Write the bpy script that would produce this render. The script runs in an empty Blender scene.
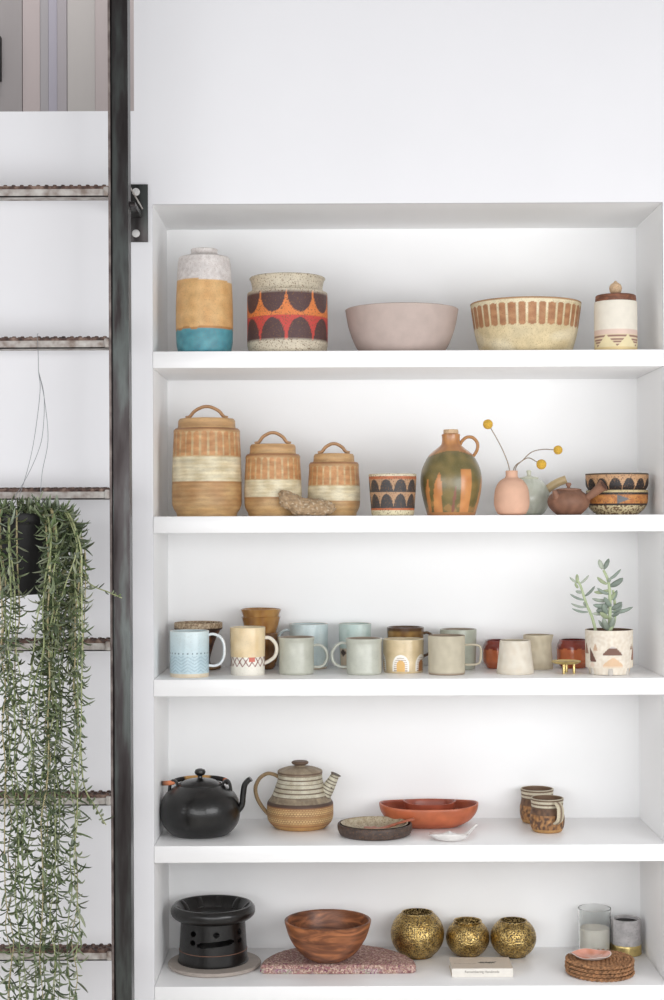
import bpy, math, random
import numpy as np
from mathutils import Vector, Matrix, noise as mn
random.seed(7)
PI = math.pi
C = bpy.context.scene.collection
sin, cos = math.sin, math.cos

# ------------------------------------------------------------------ camera
CX, CY, CZ, PIT, YAW, ROL, FPX = 0.38162, -3.36567, 0.0, 0.01218, 0.00167, 0.00402, 1601.48
W, D = 1.075, 0.30
def rotm():
    Rx = Matrix.Rotation(PIT, 3, 'X'); Rz = Matrix.Rotation(YAW, 3, 'Z'); Ry = Matrix.Rotation(ROL, 3, 'Y')
    return Rz @ Rx @ Ry
RM = rotm()
CAM = Vector((CX, CY, CZ))
def ray(px, py):
    return RM @ Vector(((px - 332) / FPX, 1.0, -(py - 500) / FPX))
def P(px, py, Y):
    d = ray(px, py); return CAM + d * ((Y - CY) / d.y)
def onz(px, py, z):
    d = ray(px, py); return CAM + d * ((z - CZ) / d.z)
cam_d = bpy.data.cameras.new('camera'); cam = bpy.data.objects.new('camera', cam_d); C.objects.link(cam)
M3 = RM @ Matrix.Rotation(PI / 2, 3, 'X')
cam.matrix_world = Matrix.Translation(CAM) @ M3.to_4x4()
cam_d.sensor_fit = 'VERTICAL'; cam_d.sensor_height = 36.0; cam_d.lens = FPX / 1000 * 36.0
cam_d.clip_start = 0.05
bpy.context.scene.camera = cam

# ------------------------------------------------------------------ colour + materials
def lin(c):
    c = c / 255.0
    return c / 12.92 if c <= .04045 else ((c + .055) / 1.055) ** 2.4
def col(r, g, b):
    r, g, b = lin(r), lin(g), lin(b); y = .3 * r + .59 * g + .11 * b; q = .9
    return (y + (r - y) * q, y + (g - y) * q, y + (b - y) * q, 1.0)
def mixc(a, b, t):
    t = max(0, min(1, t)); return tuple(a[i] * (1 - t) + b[i] * t for i in range(4))
def new_mat(name):
    m = bpy.data.materials.new(name); m.use_nodes = True
    nt = m.node_tree; b = nt.nodes['Principled BSDF']
    return m, nt, b
def N(nt, typ, **kw):
    n = nt.nodes.new(typ)
    for k, v in kw.items():
        if k in n.inputs.keys(): n.inputs[k].default_value = v
        else: setattr(n, k, v)
    return n
def ramp(nt, fac, stops):
    r = nt.nodes.new('ShaderNodeValToRGB'); e = r.color_ramp.elements
    while len(e) < len(stops): e.new(0.5)
    for i, (p, c) in enumerate(stops): e[i].position = p; e[i].color = c
    nt.links.new(fac, r.inputs[0]); return r.outputs[0]
def mix(nt, mode, fac, a, b):
    m = nt.nodes.new('ShaderNodeMix'); m.data_type = 'RGBA'; m.blend_type = mode
    if isinstance(fac, (int, float)): m.inputs[0].default_value = fac
    else: nt.links.new(fac, m.inputs[0])
    for i, s in ((6, a), (7, b)):
        if isinstance(s, tuple): m.inputs[i].default_value = s
        else: nt.links.new(s, m.inputs[i])
    return m.outputs[2]
def mat(name, color=None, rough=.5, metal=0, var=.12, vscale=60, speck=0, sscale=450, scol=(90, 60, 40), bump=.15, bscale=300,
        stretch=(1, 1, 1), coat=0, spec=.5):
    """color None -> the pattern stored on the mesh (glaze, slip, clay)"""
    m, nt, b = new_mat(name)
    tc = N(nt, 'ShaderNodeTexCoord'); mp = N(nt, 'ShaderNodeMapping'); mp.inputs['Scale'].default_value = stretch
    nt.links.new(tc.outputs['Object'], mp.inputs[0])
    if color is None:
        a = N(nt, 'ShaderNodeAttribute', attribute_name='Col'); base = a.outputs['Color']
    else: base = col(*color)
    if var:
        n = N(nt, 'ShaderNodeTexNoise', Scale=vscale, Detail=5.0); nt.links.new(mp.outputs[0], n.inputs['Vector'])
        f = ramp(nt, n.outputs['Fac'], [(.3, (1 - var,) * 3 + (1,)), (.7, (1 + var * .6,) * 3 + (1,))])
        base = mix(nt, 'MULTIPLY', 1.0, base, f)
    if speck:
        n2 = N(nt, 'ShaderNodeTexNoise', Scale=sscale, Detail=2.0); nt.links.new(mp.outputs[0], n2.inputs['Vector'])
        f2 = ramp(nt, n2.outputs['Fac'], [(.56, (0, 0, 0, 1)), (.66, (speck,) * 3 + (1,))])
        base = mix(nt, 'MIX', f2, base, col(*scol))
    if isinstance(base, tuple): b.inputs['Base Color'].default_value = base
    else: nt.links.new(base, b.inputs['Base Color'])
    b.inputs['Roughness'].default_value = rough; b.inputs['Metallic'].default_value = metal
    b.inputs['Coat Weight'].default_value = coat; b.inputs['Coat Roughness'].default_value = .12
    b.inputs['Specular IOR Level'].default_value = spec
    if bump:
        n3 = N(nt, 'ShaderNodeTexNoise', Scale=bscale, Detail=4.0); nt.links.new(mp.outputs[0], n3.inputs['Vector'])
        bp = N(nt, 'ShaderNodeBump', Strength=bump, Distance=.002); nt.links.new(n3.outputs['Fac'], bp.inputs['Height'])
        nt.links.new(bp.outputs[0], b.inputs['Normal'])
    return m
M = {}
M['wall'] = mat('wall_paint', (248, 248, 248), .75, var=.015, vscale=4, bump=.02, bscale=120)
M['wallf'] = mat('dimmed_wall_paint', (233, 232, 235), .75, var=.015, vscale=4, bump=.02, bscale=120)  # white wall greyed so its colour carries the dimmer light outside the niche
M['shelf'] = mat('shelf_paint', (249, 248, 248), .32, var=.01, vscale=6, bump=.01, spec=.5)
M['stone'] = mat('stoneware', None, .62, var=.14, vscale=55, speck=.35, sscale=420, scol=(120, 82, 48), bump=.25)
M['speck'] = mat('speckled_stoneware', None, .55, var=.12, vscale=70, speck=.85, sscale=330, scol=(112, 78, 50), bump=.25)
M['softspeck'] = mat('satin_stoneware', None, .45, var=.12, vscale=60, speck=.25, sscale=420, scol=(130, 96, 64), bump=.15)
M['throw'] = mat('thrown_stoneware', None, .5, var=.22, vscale=26, speck=.3, sscale=380, scol=(120, 80, 40), bump=.35, bscale=120, stretch=(1, 1, 4))
M['matte'] = mat('matte_clay', None, .8, var=.07, vscale=40, bump=.12)
M['glaze'] = mat('soft_glaze', None, .28, var=.08, vscale=35, speck=.12, sscale=300, scol=(150, 140, 125), bump=.06, bscale=90, coat=.25)
M['gloss'] = mat('gloss_glaze', None, .15, var=.12, vscale=40, bump=.05, bscale=60, coat=.5)
M['iron'] = mat('black_cast_clay', (15, 13, 12), .28, var=.35, vscale=40, speck=.2, sscale=500, scol=(60, 54, 48), bump=.3, bscale=420, spec=.42, coat=.35)
M['ironvc'] = mat('black_fired_clay', None, .42, var=.3, vscale=50, bump=.3, bscale=300)
M['wicker'] = mat('seagrass', (172, 122, 78), .75, var=.6, vscale=120, bump=.4, bscale=400)
M['cork'] = mat('cork', (214, 180, 140), .85, var=.2, vscale=200, speck=.5, scol=(140, 100, 70), bump=.3)
M['pompom'] = mat('pompom_bloom', (236, 184, 30), .9, var=.3, vscale=500, bump=1.0, bscale=900)
M['twig'] = mat('dry_twig', (150, 132, 112), .8, var=.2, bump=.2)
M['steelwire'] = mat('wire', (150, 152, 156), .4, metal=.6, var=.1, bump=0)
M['brass'] = mat('brass', (216, 192, 122), .36, metal=1, var=.2, vscale=80, bump=.15)
M['concrete'] = mat('concrete', (190, 186, 186), .85, var=.25, vscale=45, speck=.4, sscale=200, scol=(140, 136, 138), bump=.3)
M['wax'] = mat('wax', (238, 232, 220), .45, var=.04, bump=.02)
M['soil'] = mat('soil', (60, 46, 36), .95, var=.4, vscale=200, bump=.8)
M['dark'] = mat('near_black', (22, 20, 20), .6, var=.2, bump=.1)
M['leaf'] = mat('trailing_leaf', None, .5, var=.25, vscale=90, bump=.05)
M['fleaf'] = mat('succulent_leaf', None, .45, var=.15, vscale=120, bump=.05)
def mat_wood(name, c1, c2, rough=.4, sc=(14, 14, 60)):
    m, nt, b = new_mat(name)
    tc = N(nt, 'ShaderNodeTexCoord'); mp = N(nt, 'ShaderNodeMapping'); mp.inputs['Scale'].default_value = sc
    nt.links.new(tc.outputs['Object'], mp.inputs[0])
    n = N(nt, 'ShaderNodeTexNoise', Scale=1.6, Detail=6.0, Distortion=1.4); nt.links.new(mp.outputs[0], n.inputs['Vector'])
    c = ramp(nt, n.outputs['Fac'], [(.32, col(*c1)), (.5, col(*[(c1[i] + c2[i]) / 2 for i in range(3)])), (.66, col(*c2))])
    nt.links.new(c, b.inputs['Base Color']); b.inputs['Roughness'].default_value = rough
    return m
M['acacia'] = mat_wood('acacia_wood', (80, 40, 18), (186, 112, 58), .4, (7, 7, 26))
M['lidwood'] = mat_wood('walnut_lid', (96, 54, 34), (140, 84, 54), .55, (30, 30, 80))
M['cherry'] = mat_wood('cherry_spoon', (150, 74, 46), (186, 102, 66), .45, (20, 60, 60))
M['tray'] = mat('terracotta_red_glaze', None, .42, var=.2, vscale=30, bump=.15, coat=.15)
def mat_steel():
    m, nt, b = new_mat('raw_steel')
    tc = N(nt, 'ShaderNodeTexCoord'); mp = N(nt, 'ShaderNodeMapping'); mp.inputs['Scale'].default_value = (14, 14, 2.2)
    nt.links.new(tc.outputs['Object'], mp.inputs[0])
    n = N(nt, 'ShaderNodeTexNoise', Scale=2.0, Detail=8.0); nt.links.new(mp.outputs[0], n.inputs['Vector'])
    c = ramp(nt, n.outputs['Fac'], [(.3, col(46, 40, 40)), (.46, col(64, 60, 60)), (.58, col(84, 88, 86)), (.72, col(56, 50, 50))])
    nt.links.new(c, b.inputs['Base Color']); b.inputs['Roughness'].default_value = .33; b.inputs['Metallic'].default_value = .9
    return m
M['steel'] = mat_steel()
def mat_rung(name, a, b_, c_, sc):
    m, nt, b = new_mat(name)
    tc = N(nt, 'ShaderNodeTexCoord')
    n = N(nt, 'ShaderNodeTexNoise', Scale=sc, Detail=8.0); nt.links.new(tc.outputs['Object'], n.inputs['Vector'])
    c = ramp(nt, n.outputs['Fac'], [(.34, col(*a)), (.5, col(*b_)), (.68, col(*c_))])
    nt.links.new(c, b.inputs['Base Color']); b.inputs['Roughness'].default_value = .6; b.inputs['Metallic'].default_value = .2
    return m
M['rung'] = mat_rung('weathered_steel', (128, 112, 102), (168, 160, 154), (192, 188, 182), 45)
M['edge'] = mat_rung('edge_steel', (84, 70, 68), (116, 102, 98), (150, 138, 132), 30)
M['rust'] = mat_rung('rusty_steel', (44, 30, 26), (82, 56, 46), (136, 112, 98), 80)
def mat_textile():
    m, nt, b = new_mat('woven_textile')
    tc = N(nt, 'ShaderNodeTexCoord')
    v = N(nt, 'ShaderNodeTexVoronoi', Scale=330.0); nt.links.new(tc.outputs['Object'], v.inputs['Vector'])
    sp = N(nt, 'ShaderNodeSeparateColor'); nt.links.new(v.outputs['Color'], sp.inputs[0])
    c = ramp(nt, sp.outputs[0], [(.0, col(136, 86, 90)), (.25, col(176, 134, 124)), (.45, col(222, 196, 176)), (.62, col(168, 108, 116)), (.8, col(178, 152, 124)), (1, col(120, 58, 92))])
    c2 = ramp(nt, sp.outputs[1], [(.0, col(150, 148, 122)), (.4, col(214, 196, 186)), (.7, col(140, 60, 110)), (1, col(186, 178, 160))])
    n = N(nt, 'ShaderNodeTexNoise', Scale=22.0); nt.links.new(tc.outputs['Object'], n.inputs['Vector'])
    f = ramp(nt, n.outputs['Fac'], [(.5, (0, 0, 0, 1)), (.6, (1, 1, 1, 1))])
    sx = N(nt, 'ShaderNodeSeparateXYZ'); nt.links.new(tc.outputs['Object'], sx.inputs[0])
    lt = N(nt, 'ShaderNodeMath', operation='LESS_THAN'); lt.inputs[1].default_value = .0115; nt.links.new(sx.outputs[2], lt.inputs[0])
    nt.links.new(mix(nt, 'MIX', lt.outputs[0], c, mix(nt, 'MIX', f, c, c2)), b.inputs['Base Color'])
    b.inputs['Roughness'].default_value = .95
    bp = N(nt, 'ShaderNodeBump', Strength=.8, Distance=.002); nt.links.new(v.outputs['Distance'], bp.inputs['Height']); nt.links.new(bp.outputs[0], b.inputs['Normal'])
    return m
M['textile'] = mat_textile()
def mat_perf(name, scale, thr, hole=(30, 20, 12)):
    m, nt, b = new_mat(name)
    tc = N(nt, 'ShaderNodeTexCoord')
    v = N(nt, 'ShaderNodeTexVoronoi', Scale=scale); v.inputs['Randomness'].default_value = .75
    nt.links.new(tc.outputs['Object'], v.inputs['Vector'])
    f = ramp(nt, v.outputs['Distance'], [(thr, (1, 1, 1, 1)), (thr + .06, (0, 0, 0, 1))])
    n = N(nt, 'ShaderNodeTexNoise', Scale=90.0, Detail=5.0); nt.links.new(tc.outputs['Object'], n.inputs['Vector'])
    c = ramp(nt, n.outputs['Fac'], [(.35, col(158, 126, 60)), (.65, col(220, 188, 112))])
    nt.links.new(mix(nt, 'MIX', f, c, col(*hole)), b.inputs['Base Color'])
    inv = N(nt, 'ShaderNodeMath', operation='SUBTRACT'); inv.inputs[0].default_value = 1.0; nt.links.new(f, inv.inputs[1]); nt.links.new(inv.outputs[0], b.inputs['Metallic'])
    b.inputs['Roughness'].default_value = .34
    bp = N(nt, 'ShaderNodeBump', Strength=.7, Distance=.0015); nt.links.new(v.outputs['Distance'], bp.inputs['Height']); nt.links.new(bp.outputs[0], b.inputs['Normal'])
    return m
M['perf'] = mat_perf('perforated_brass', 290, .37)
M['perftop'] = mat_perf('perforated_brass_top', 280, .57, (14, 10, 8)); M['perftop'].node_tree.nodes['Principled BSDF'].inputs['Specular IOR Level'].default_value = .0; M['perftop'].node_tree.nodes['Principled BSDF'].inputs['Roughness'].default_value = .7
def mat_glass(name):
    m, nt, b = new_mat(name)
    b.inputs['Base Color'].default_value = (.96, .97, .96, 1); b.inputs['Roughness'].default_value = .02
    b.inputs['Transmission Weight'].default_value = 1.0; b.inputs['IOR'].default_value = 1.3
    return m
M['glass'] = mat_glass('clear_glass')
def plain(name, c, rough=.6, var=.05, **k): return mat(name, c, rough, var=var, **k)

# ------------------------------------------------------------------ mesh helpers
def tag(o, label=None, cat=None, group=None, kind=None):
    if label: o['label'] = label
    if cat: o['category'] = cat
    if group: o['group'] = group
    if kind: o['kind'] = kind
    return o
def mobj(name, verts, faces, m, parent=None, loc=None, colors=None, sharp=40, smooth=True):
    me = bpy.data.meshes.new(name); me.from_pydata([tuple(v) for v in verts], [], faces)
    if colors is not None:
        a = me.color_attributes.new('Col', 'FLOAT_COLOR', 'POINT')
        a.data.foreach_set('color', np.array(colors, dtype=np.float32).ravel())
    if smooth:
        me.polygons.foreach_set('use_smooth', [True] * len(me.polygons))
        me.set_sharp_from_angle(angle=math.radians(sharp))
    me.materials.append(m); me.update()
    o = bpy.data.objects.new(name, me); C.objects.link(o)
    if parent: o.parent = parent
    if loc is not None: o.location = loc
    return o
def empty(name, loc, rz=0):
    o = bpy.data.objects.new(name, None); C.objects.link(o); o.location = loc; o.rotation_euler = (0, 0, rz); o.empty_display_size = .02
    return o
class MB:
    def __init__(s): s.v = []; s.f = []; s.c = []
    def add(s, vs, fs, c=None):
        n = len(s.v); s.v += [tuple(v) for v in vs]; s.f += [tuple(i + n for i in f) for f in fs]
        s.c += (c if isinstance(c, list) else [c or (1, 1, 1, 1)] * len(vs))
    def box(s, a, b, bev=0, c=None):
        x0, y0, z0 = a; x1, y1, z1 = b
        if bev:
            e = bev; vs = []; 
            import bmesh
            bm = bmesh.new(); bmesh.ops.create_cube(bm, size=1)
            for v in bm.verts: v.co = Vector(((x0 + x1) / 2 + v.co.x * (x1 - x0), (y0 + y1) / 2 + v.co.y * (y1 - y0), (z0 + z1) / 2 + v.co.z * (z1 - z0)))
            bmesh.ops.bevel(bm, geom=bm.edges[:], offset=e, segments=2, affect='EDGES', profile=.5)
            bm.verts.index_update()
            s.add([v.co[:] for v in bm.verts], [[v.index for v in f.verts] for f in bm.faces], c); bm.free()
        else:
            vs = [(x0, y0, z0), (x1, y0, z0), (x1, y1, z0), (x0, y1, z0), (x0, y0, z1), (x1, y0, z1), (x1, y1, z1), (x0, y1, z1)]
            s.add(vs, [(0, 3, 2, 1), (4, 5, 6, 7), (0, 1, 5, 4), (1, 2, 6, 5), (2, 3, 7, 6), (3, 0, 4, 7)], c)
    def build(s, name, m, parent=None, loc=None, sharp=40, colors=False):
        return mobj(name, s.v, s.f, m, parent, loc, s.c if colors else None, sharp)
def cr(pts, step):
    """Catmull-Rom through points; a third element marks a corner"""
    segs = [[pts[0]]]
    for p in pts[1:]:
        segs[-1].append(p)
        if len(p) > 2 and p[2]: segs.append([p])
    out = []
    for s in segs:
        s = [(p[0], p[1]) for p in s]
        if len(s) < 2: continue
        for i in range(len(s) - 1):
            p1, p2 = s[i], s[i + 1]
            p0 = s[i - 1] if i else (2 * p1[0] - p2[0], 2 * p1[1] - p2[1]); p3 = s[i + 2] if i + 2 < len(s) else (2 * p2[0] - p1[0], 2 * p2[1] - p1[1])
            n = max(1, int(math.hypot(p2[0] - p1[0], p2[1] - p1[1]) / step + .5))
            for j in range(n):
                t = j / n
                out.append(tuple(.5 * (2 * p1[q] + (p2[q] - p0[q]) * t + (2 * p0[q] - 5 * p1[q] + 4 * p2[q] - p3[q]) * t * t + (3 * p1[q] - p0[q] - 3 * p2[q] + p3[q]) * t ** 3) for q in (0, 1)))
        last = s[-1]
    out.append(last); return out
def cr3(pts, n=8):
    pts = [Vector(p) for p in pts]; out = []
    for i in range(len(pts) - 1):
        p1, p2 = pts[i], pts[i + 1]; p0 = pts[i - 1] if i else 2 * p1 - p2; p3 = pts[i + 2] if i + 2 < len(pts) else 2 * p2 - p1
        for j in range(n):
            t = j / n; out.append(.5 * (2 * p1 + (p2 - p0) * t + (2 * p0 - 5 * p1 + 4 * p2 - p3) * t * t + (3 * p1 - p0 - 3 * p2 + p3) * t ** 3))
    out.append(pts[-1]); return out
def rings(rows, seg, shape=None, colf=None, closed_ends=True):
    """rows: list of (r, z, side, hpx). th=0 faces -Y, grows towards +X"""
    v = []; f = []; c = []; idx = []
    for r, z, side, h in rows:
        if r < 1e-6:
            idx.append([len(v)]); v.append((0, 0, z)); c.append(colf(0, h, side) if colf else (1, 1, 1, 1)); continue
        row = []
        for i in range(seg):
            th = 2 * PI * i / seg - PI
            x, y, zz = (r * sin(th), -r * cos(th), z) if shape is None else shape(th, r, z)
            row.append(len(v)); v.append((x, y, zz)); c.append(colf(th, h, side) if colf else (1, 1, 1, 1))
        idx.append(row)
    for a, b in zip(idx, idx[1:]):
        for i in range(seg):
            j = (i + 1) % seg
            if len(a) == 1 and len(b) == 1: continue
            if len(a) == 1: f.append((a[0], b[j], b[i]))
            elif len(b) == 1: f.append((a[i], a[j], b[0]))
            else: f.append((a[i], a[j], b[j], b[i]))
    return v, f, c
def lathe(name, prof, k, m, parent=None, loc=None, seg=72, colf=None, step=2.5, shape=None, sharp=40):
    p = cr(prof, step)
    rows = [(max(0, r) * k, h * k, 'o', h) for r, h in p]
    v, f, c = rings(rows, seg, shape, colf)
    return mobj(name, v, f, m, parent, loc, c if colf else None, sharp)
def vessel(name, outer, k, m, t=1.6, floor=3, parent=None, loc=None, seg=96, colf=None, step=2.5, shape=None):
    p = cr(outer, step); top = p[-1]
    rows = [(0, 0.4 * k, 'b', 0), (max(.1, p[0][0] - 1.5) * k, .4 * k, 'b', 0)]
    rows += [(r * k, h * k, 'o', h) for r, h in p]
    rows.append(((top[0] - t * .3) * k, (top[1] + t * .25) * k, 'r', top[1])); rows.append(((top[0] - t * .75) * k, (top[1] + t * .2) * k, 'r', top[1]))
    inn = [(r - t, h) for r, h in reversed(p) if h > floor + 1]
    rows += [(max(.2, r) * k, h * k, 'i', h) for r, h in inn]
    last = inn[-1]; rows += [(max(.2, last[0] * .8) * k, floor * k, 'i', floor), (0, floor * k, 'i', floor)]
    v, f, c = rings(rows, seg, shape, colf or (lambda *a: (1, 1, 1, 1)))
    return mobj(name, v, f, m, parent, loc, c, 50)
def sweep_data(pts, ra, rb, binormal, seg=10, caps=True):
    """tube through pts: ra radius in the curve plane, rb along binormal"""
    B = Vector(binormal).normalized(); v = []; f = []; n = len(pts)
    for i, p in enumerate(pts):
        T = (pts[min(i + 1, n - 1)] - pts[max(i - 1, 0)]).normalized(); Nn = T.cross(B)
        Nn = Nn.normalized() if Nn.length > 1e-6 else Vector((1, 0, 0)); Bb = Nn.cross(T).normalized()
        a = ra[i] if isinstance(ra, (list, tuple)) else ra; b = rb[i] if isinstance(rb, (list, tuple)) else rb
        for j in range(seg):
            w = 2 * PI * j / seg; v.append(tuple(p + Nn * (a * cos(w)) + Bb * (b * sin(w))))
    for i in range(n - 1):
        for j in range(seg):
            q = (j + 1) % seg; f.append((i * seg + j, i * seg + q, (i + 1) * seg + q, (i + 1) * seg + j))
    if caps: f.append(tuple(range(seg - 1, -1, -1))); f.append(tuple((n - 1) * seg + j for j in range(seg)))
    return v, f
def sweep(name, pts, ra, rb, bn, m, parent=None, loc=None, color=None, seg=10, colf=None):
    v, f = sweep_data(pts, ra, rb, bn, seg)
    c = [colf(Vector(x)) for x in v] if colf else ([color] * len(v) if color else None)
    return mobj(name, v, f, m, parent, loc, c)
def handle(parent, pts, k, az, ra, rb, m, color, name='handle', colf=None):
    d = Vector((cos(az), sin(az), 0)); q = [d * (a * k) + Vector((0, 0, h * k)) for a, h in pts]
    q = cr3(q, 7)
    return sweep(name, q, ra * k, rb * k, d.cross(Vector((0, 0, 1))), m, parent, None, color, 12, colf)
SH = {1: .35491, 2: .00777, 3: -.33464, 4: -.68301, 5: -.97672}
class Spot:
    """a spot on a shelf: centre column cx, centre distance Y (or from the front contact row)"""
    def __init__(s, cx, shelf, Y=None, py=None, hwb=0, lift=0):
        z = SH[shelf] + lift
        if Y is None:
            y0 = onz(cx, py, z).y; kk = (y0 - CY) / FPX; Y = y0 + hwb * kk
        s.Y = Y; s.k = (Y - CY) / FPX; s.z = z + .0003
        s.x = P(cx, {1: 330, 2: 500, 3: 660, 4: 815, 5: 950}[shelf], Y).x
        s.loc = Vector((s.x, Y, s.z))
def fit(o, f): o.scale = (1, 1, f); return o
def cell(th, n, off=0):
    u = th / (2 * PI) * n + off; return u - math.floor(u + .5)
def nz(th, h, s=3.0, seed=0): return mn.noise(Vector((sin(th) * s + seed, cos(th) * s, h * .12 * s / 3)))

# ------------------------------------------------------------------ the setting
def struct(mb, name, m): o = mb.build(name, m); o['kind'] = 'structure'; return o
CE = .66582; BOT = -1.55; NB = -1.42
op = P(134, 111, 0)      # lower right corner of the loft opening
w = MB(); T = .012
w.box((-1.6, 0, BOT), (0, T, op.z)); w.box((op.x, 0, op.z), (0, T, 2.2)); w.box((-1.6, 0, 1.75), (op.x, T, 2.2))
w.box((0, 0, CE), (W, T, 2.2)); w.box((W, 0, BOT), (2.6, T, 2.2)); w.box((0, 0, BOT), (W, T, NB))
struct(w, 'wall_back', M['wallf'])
w = MB(); w.box((-.02, D, NB - .02), (W + .02, D + .03, CE + .02)); struct(w, 'wall_niche_back', M['wall'])
w = MB(); w.box((-.03, T, NB), (0, D, CE)); struct(w, 'wall_niche_left', M['wall'])
w = MB(); w.box((W, T, NB), (W + .03, D, CE)); struct(w, 'wall_niche_right', M['wall'])
w = MB(); w.box((-.02, T, CE), (W + .02, D, CE + .03)); struct(w, 'ceiling_niche', M['wall'])
w = MB(); w.box((-1.9, -5.2, BOT - .1), (3.0, .5, BOT)); struct(w, 'floor', mat('oak_floor', (226, 220, 212), .5, var=.12, vscale=6, stretch=(1, .1, 1)))
# loft room behind the opening
w = MB(); w.box((-1.9, T, op.z - .14), (.9, 2.2, op.z - .02)); struct(w, 'floor_loft', M['wall'])
w = MB(); w.box((-1.9, 2.0, op.z - .02), (.9, 2.1, 3.0)); struct(w, 'wall_loft', M['wall'])
names = ['topmost white built-in shelf, carrying the tall vase and large bowls', 'second white built-in shelf, carrying three lidded canisters and a jug',
         'third white built-in shelf, carrying the crowded row of mugs', 'fourth white built-in shelf, carrying the black kettle and red tray',
         'lowest white built-in shelf, carrying the black brazier and brass globes']
for i in range(5):
    s = MB(); s.box((0.0005, -.002, -.0352), (W - .0005, D - .0005, 0), .0012)
    o = s.build('shelf', M['shelf'], loc=(0, 0, SH[i + 1])); tag(o, names[i], 'shelf', 'white shelves in the niche')

# wardrobe seen through the loft opening
Yw = 1.55
wr = empty('panelled_wardrobe', (-.9, Yw, op.z - .02)); tag(wr, 'mauve grey panelled wardrobe seen through the loft opening', 'wardrobe')
pan = [(-420, 22, (158, 152, 152)), (22.6, 40, (184, 172, 171)), (40.2, 48.4, (164, 160, 163)), (48.5, 57, (170, 166, 178)), (57.1, 66.8, (168, 162, 166)), (67.3, 95, (184, 179, 176)), (95.1, 190, (181, 170, 169))]
for i, (a, b, c) in enumerate(pan):
    x0 = P(a, 60, Yw).x + .9; x1 = P(b, 60, Yw).x + .9
    p = MB(); dy = 0
    p.box((x0, dy, 0), (x1, dy + .03, 1.5), .001)
    po = p.build('door_panel', mat('wardrobe_finish', c, .3, var=.04, vscale=3, stretch=(3, 3, .4)), wr)
    if i == 0:
        a0 = P(0.4, 38, Yw); a1 = P(1.6, 82, Yw); hb = MB(); hb.box((a0.x + .9 - .004, -.03, a1.z - op.z + .02), (a1.x + .9 + .001, dy - .0, a0.z - op.z + .02), .001)
        hb.build('handle', M['dark'], po)['label'] = 'black bar handle'

# ------------------------------------------------------------------ ladder
YL = -.15; kl = (YL - CY) / FPX
tp = P(107.5, 0, YL); bt = P(111.9, 1000, YL)
lad = empty('steel_ladder', (bt.x, YL, BOT)); tag(lad, 'raw steel ladder with serrated rusty rungs bolted to the white wall', 'ladder')
zl0, zl1 = 0.0, 1.5 - BOT
def lx(z): return (z + BOT - bt.z) * (tp.x - bt.x) / (tp.z - bt.z)
def rail(name, mir=0):
    r = MB()
    def bar(x0, x1, y0, y1):
        a, b = (x0, x1) if not mir else (mir - x1, mir - x0)
        vs = []
        for z in (zl0, zl1):
            dx = lx(z); vs += [(a + dx, y0, z), (b + dx, y0, z), (b + dx, y1, z), (a + dx, y1, z)]
        r.add(vs, [(0, 3, 2, 1), (4, 5, 6, 7), (0, 1, 5, 4), (1, 2, 6, 5), (2, 3, 7, 6), (3, 0, 4, 7)])
    bar(4.6 * kl, 20.3 * kl, -.006, .0)      # web facing the room
    bar(4.6 * kl, 7.2 * kl, 0, .036); bar(17.9 * kl, 20.3 * kl, 0, .036)
    bar(2.2 * kl, 4.6 * kl, .012, .016)     # shadowed groove between tube and edge strip
    ro_ = r.build(name, M['steel'], lad)
    r.v, r.f, r.c = [], [], []; bar(0, 2.3 * kl, -.001, .030)
    r.build('edge_strip', M['edge'], ro_); return ro_
rail('rail'); rail('rail', -.40)
for ry in (191.5, 343, 494, 645.5, 800, 955):
    c0 = P(60, ry, YL); zc = c0.z - BOT; dx = lx(zc); x0 = -.40 + dx + .001; x1 = dx - .0005
    g = MB(); h = 5.6 * kl
    g.box((x0, -.0015, zc - h), (x1, .001, zc + h * .75)); g.box((x0, -.0015, zc - h), (x1, .036, zc - h + .0025)); g.box((x0, .034, zc - h), (x1, .036, zc + h * .75))
    ro = g.build('rung', M['rung'], lad)
    t = MB(); nT = int((x1 - x0) / .0163); pit = (x1 - x0) / nT; zt = zc + h * .75
    t.box((x0, -.003, zt - .0008), (x1, .037, zt + .0022))
    for row, yy in enumerate((-.003, .011, .025)):
        for i in range(nT):
            xc = x0 + (i + .5 + (.5 if row == 1 else 0)) * pit
            if xc > x1 - .006: continue
            vs = []
            for j in range(10):
                a = 2 * PI * j / 10; vs.append((xc + cos(a) * .0052, yy + .006 + sin(a) * .006, zt + .002))
            for j in range(10):
                a = 2 * PI * j / 10; vs.append((xc + cos(a) * .0034, yy + .006 + sin(a) * .0042, zt + .0052))
            t.add(vs, [(j, (j + 1) % 10, 10 + (j + 1) % 10, 10 + j) for j in range(10)] + [tuple(range(10, 20))])
        if row == 0:
            for i in range(nT):   # punched dimples on the front fold
                xc = x0 + (i + .5) * pit
                t.add([(xc - .004, -.0032, zt - .0035), (xc + .004, -.0032, zt - .0035), (xc + .003, -.0045, zt - .001), (xc - .003, -.0045, zt - .001)], [(0, 1, 2, 3)])
    t.box((x0, -.0032, zt - .0038), (x1, -.0008, zt + .001))
    t.build('tread_strip', M['rust'], ro)
    wb = MB(); v0 = []
    wb.box((x1 - .009, -.008, zc - h * .9), (x1 + .0015, .012, zc + h * .75), .003)
    wb.build('weld', M['rung'], ro)
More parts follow.
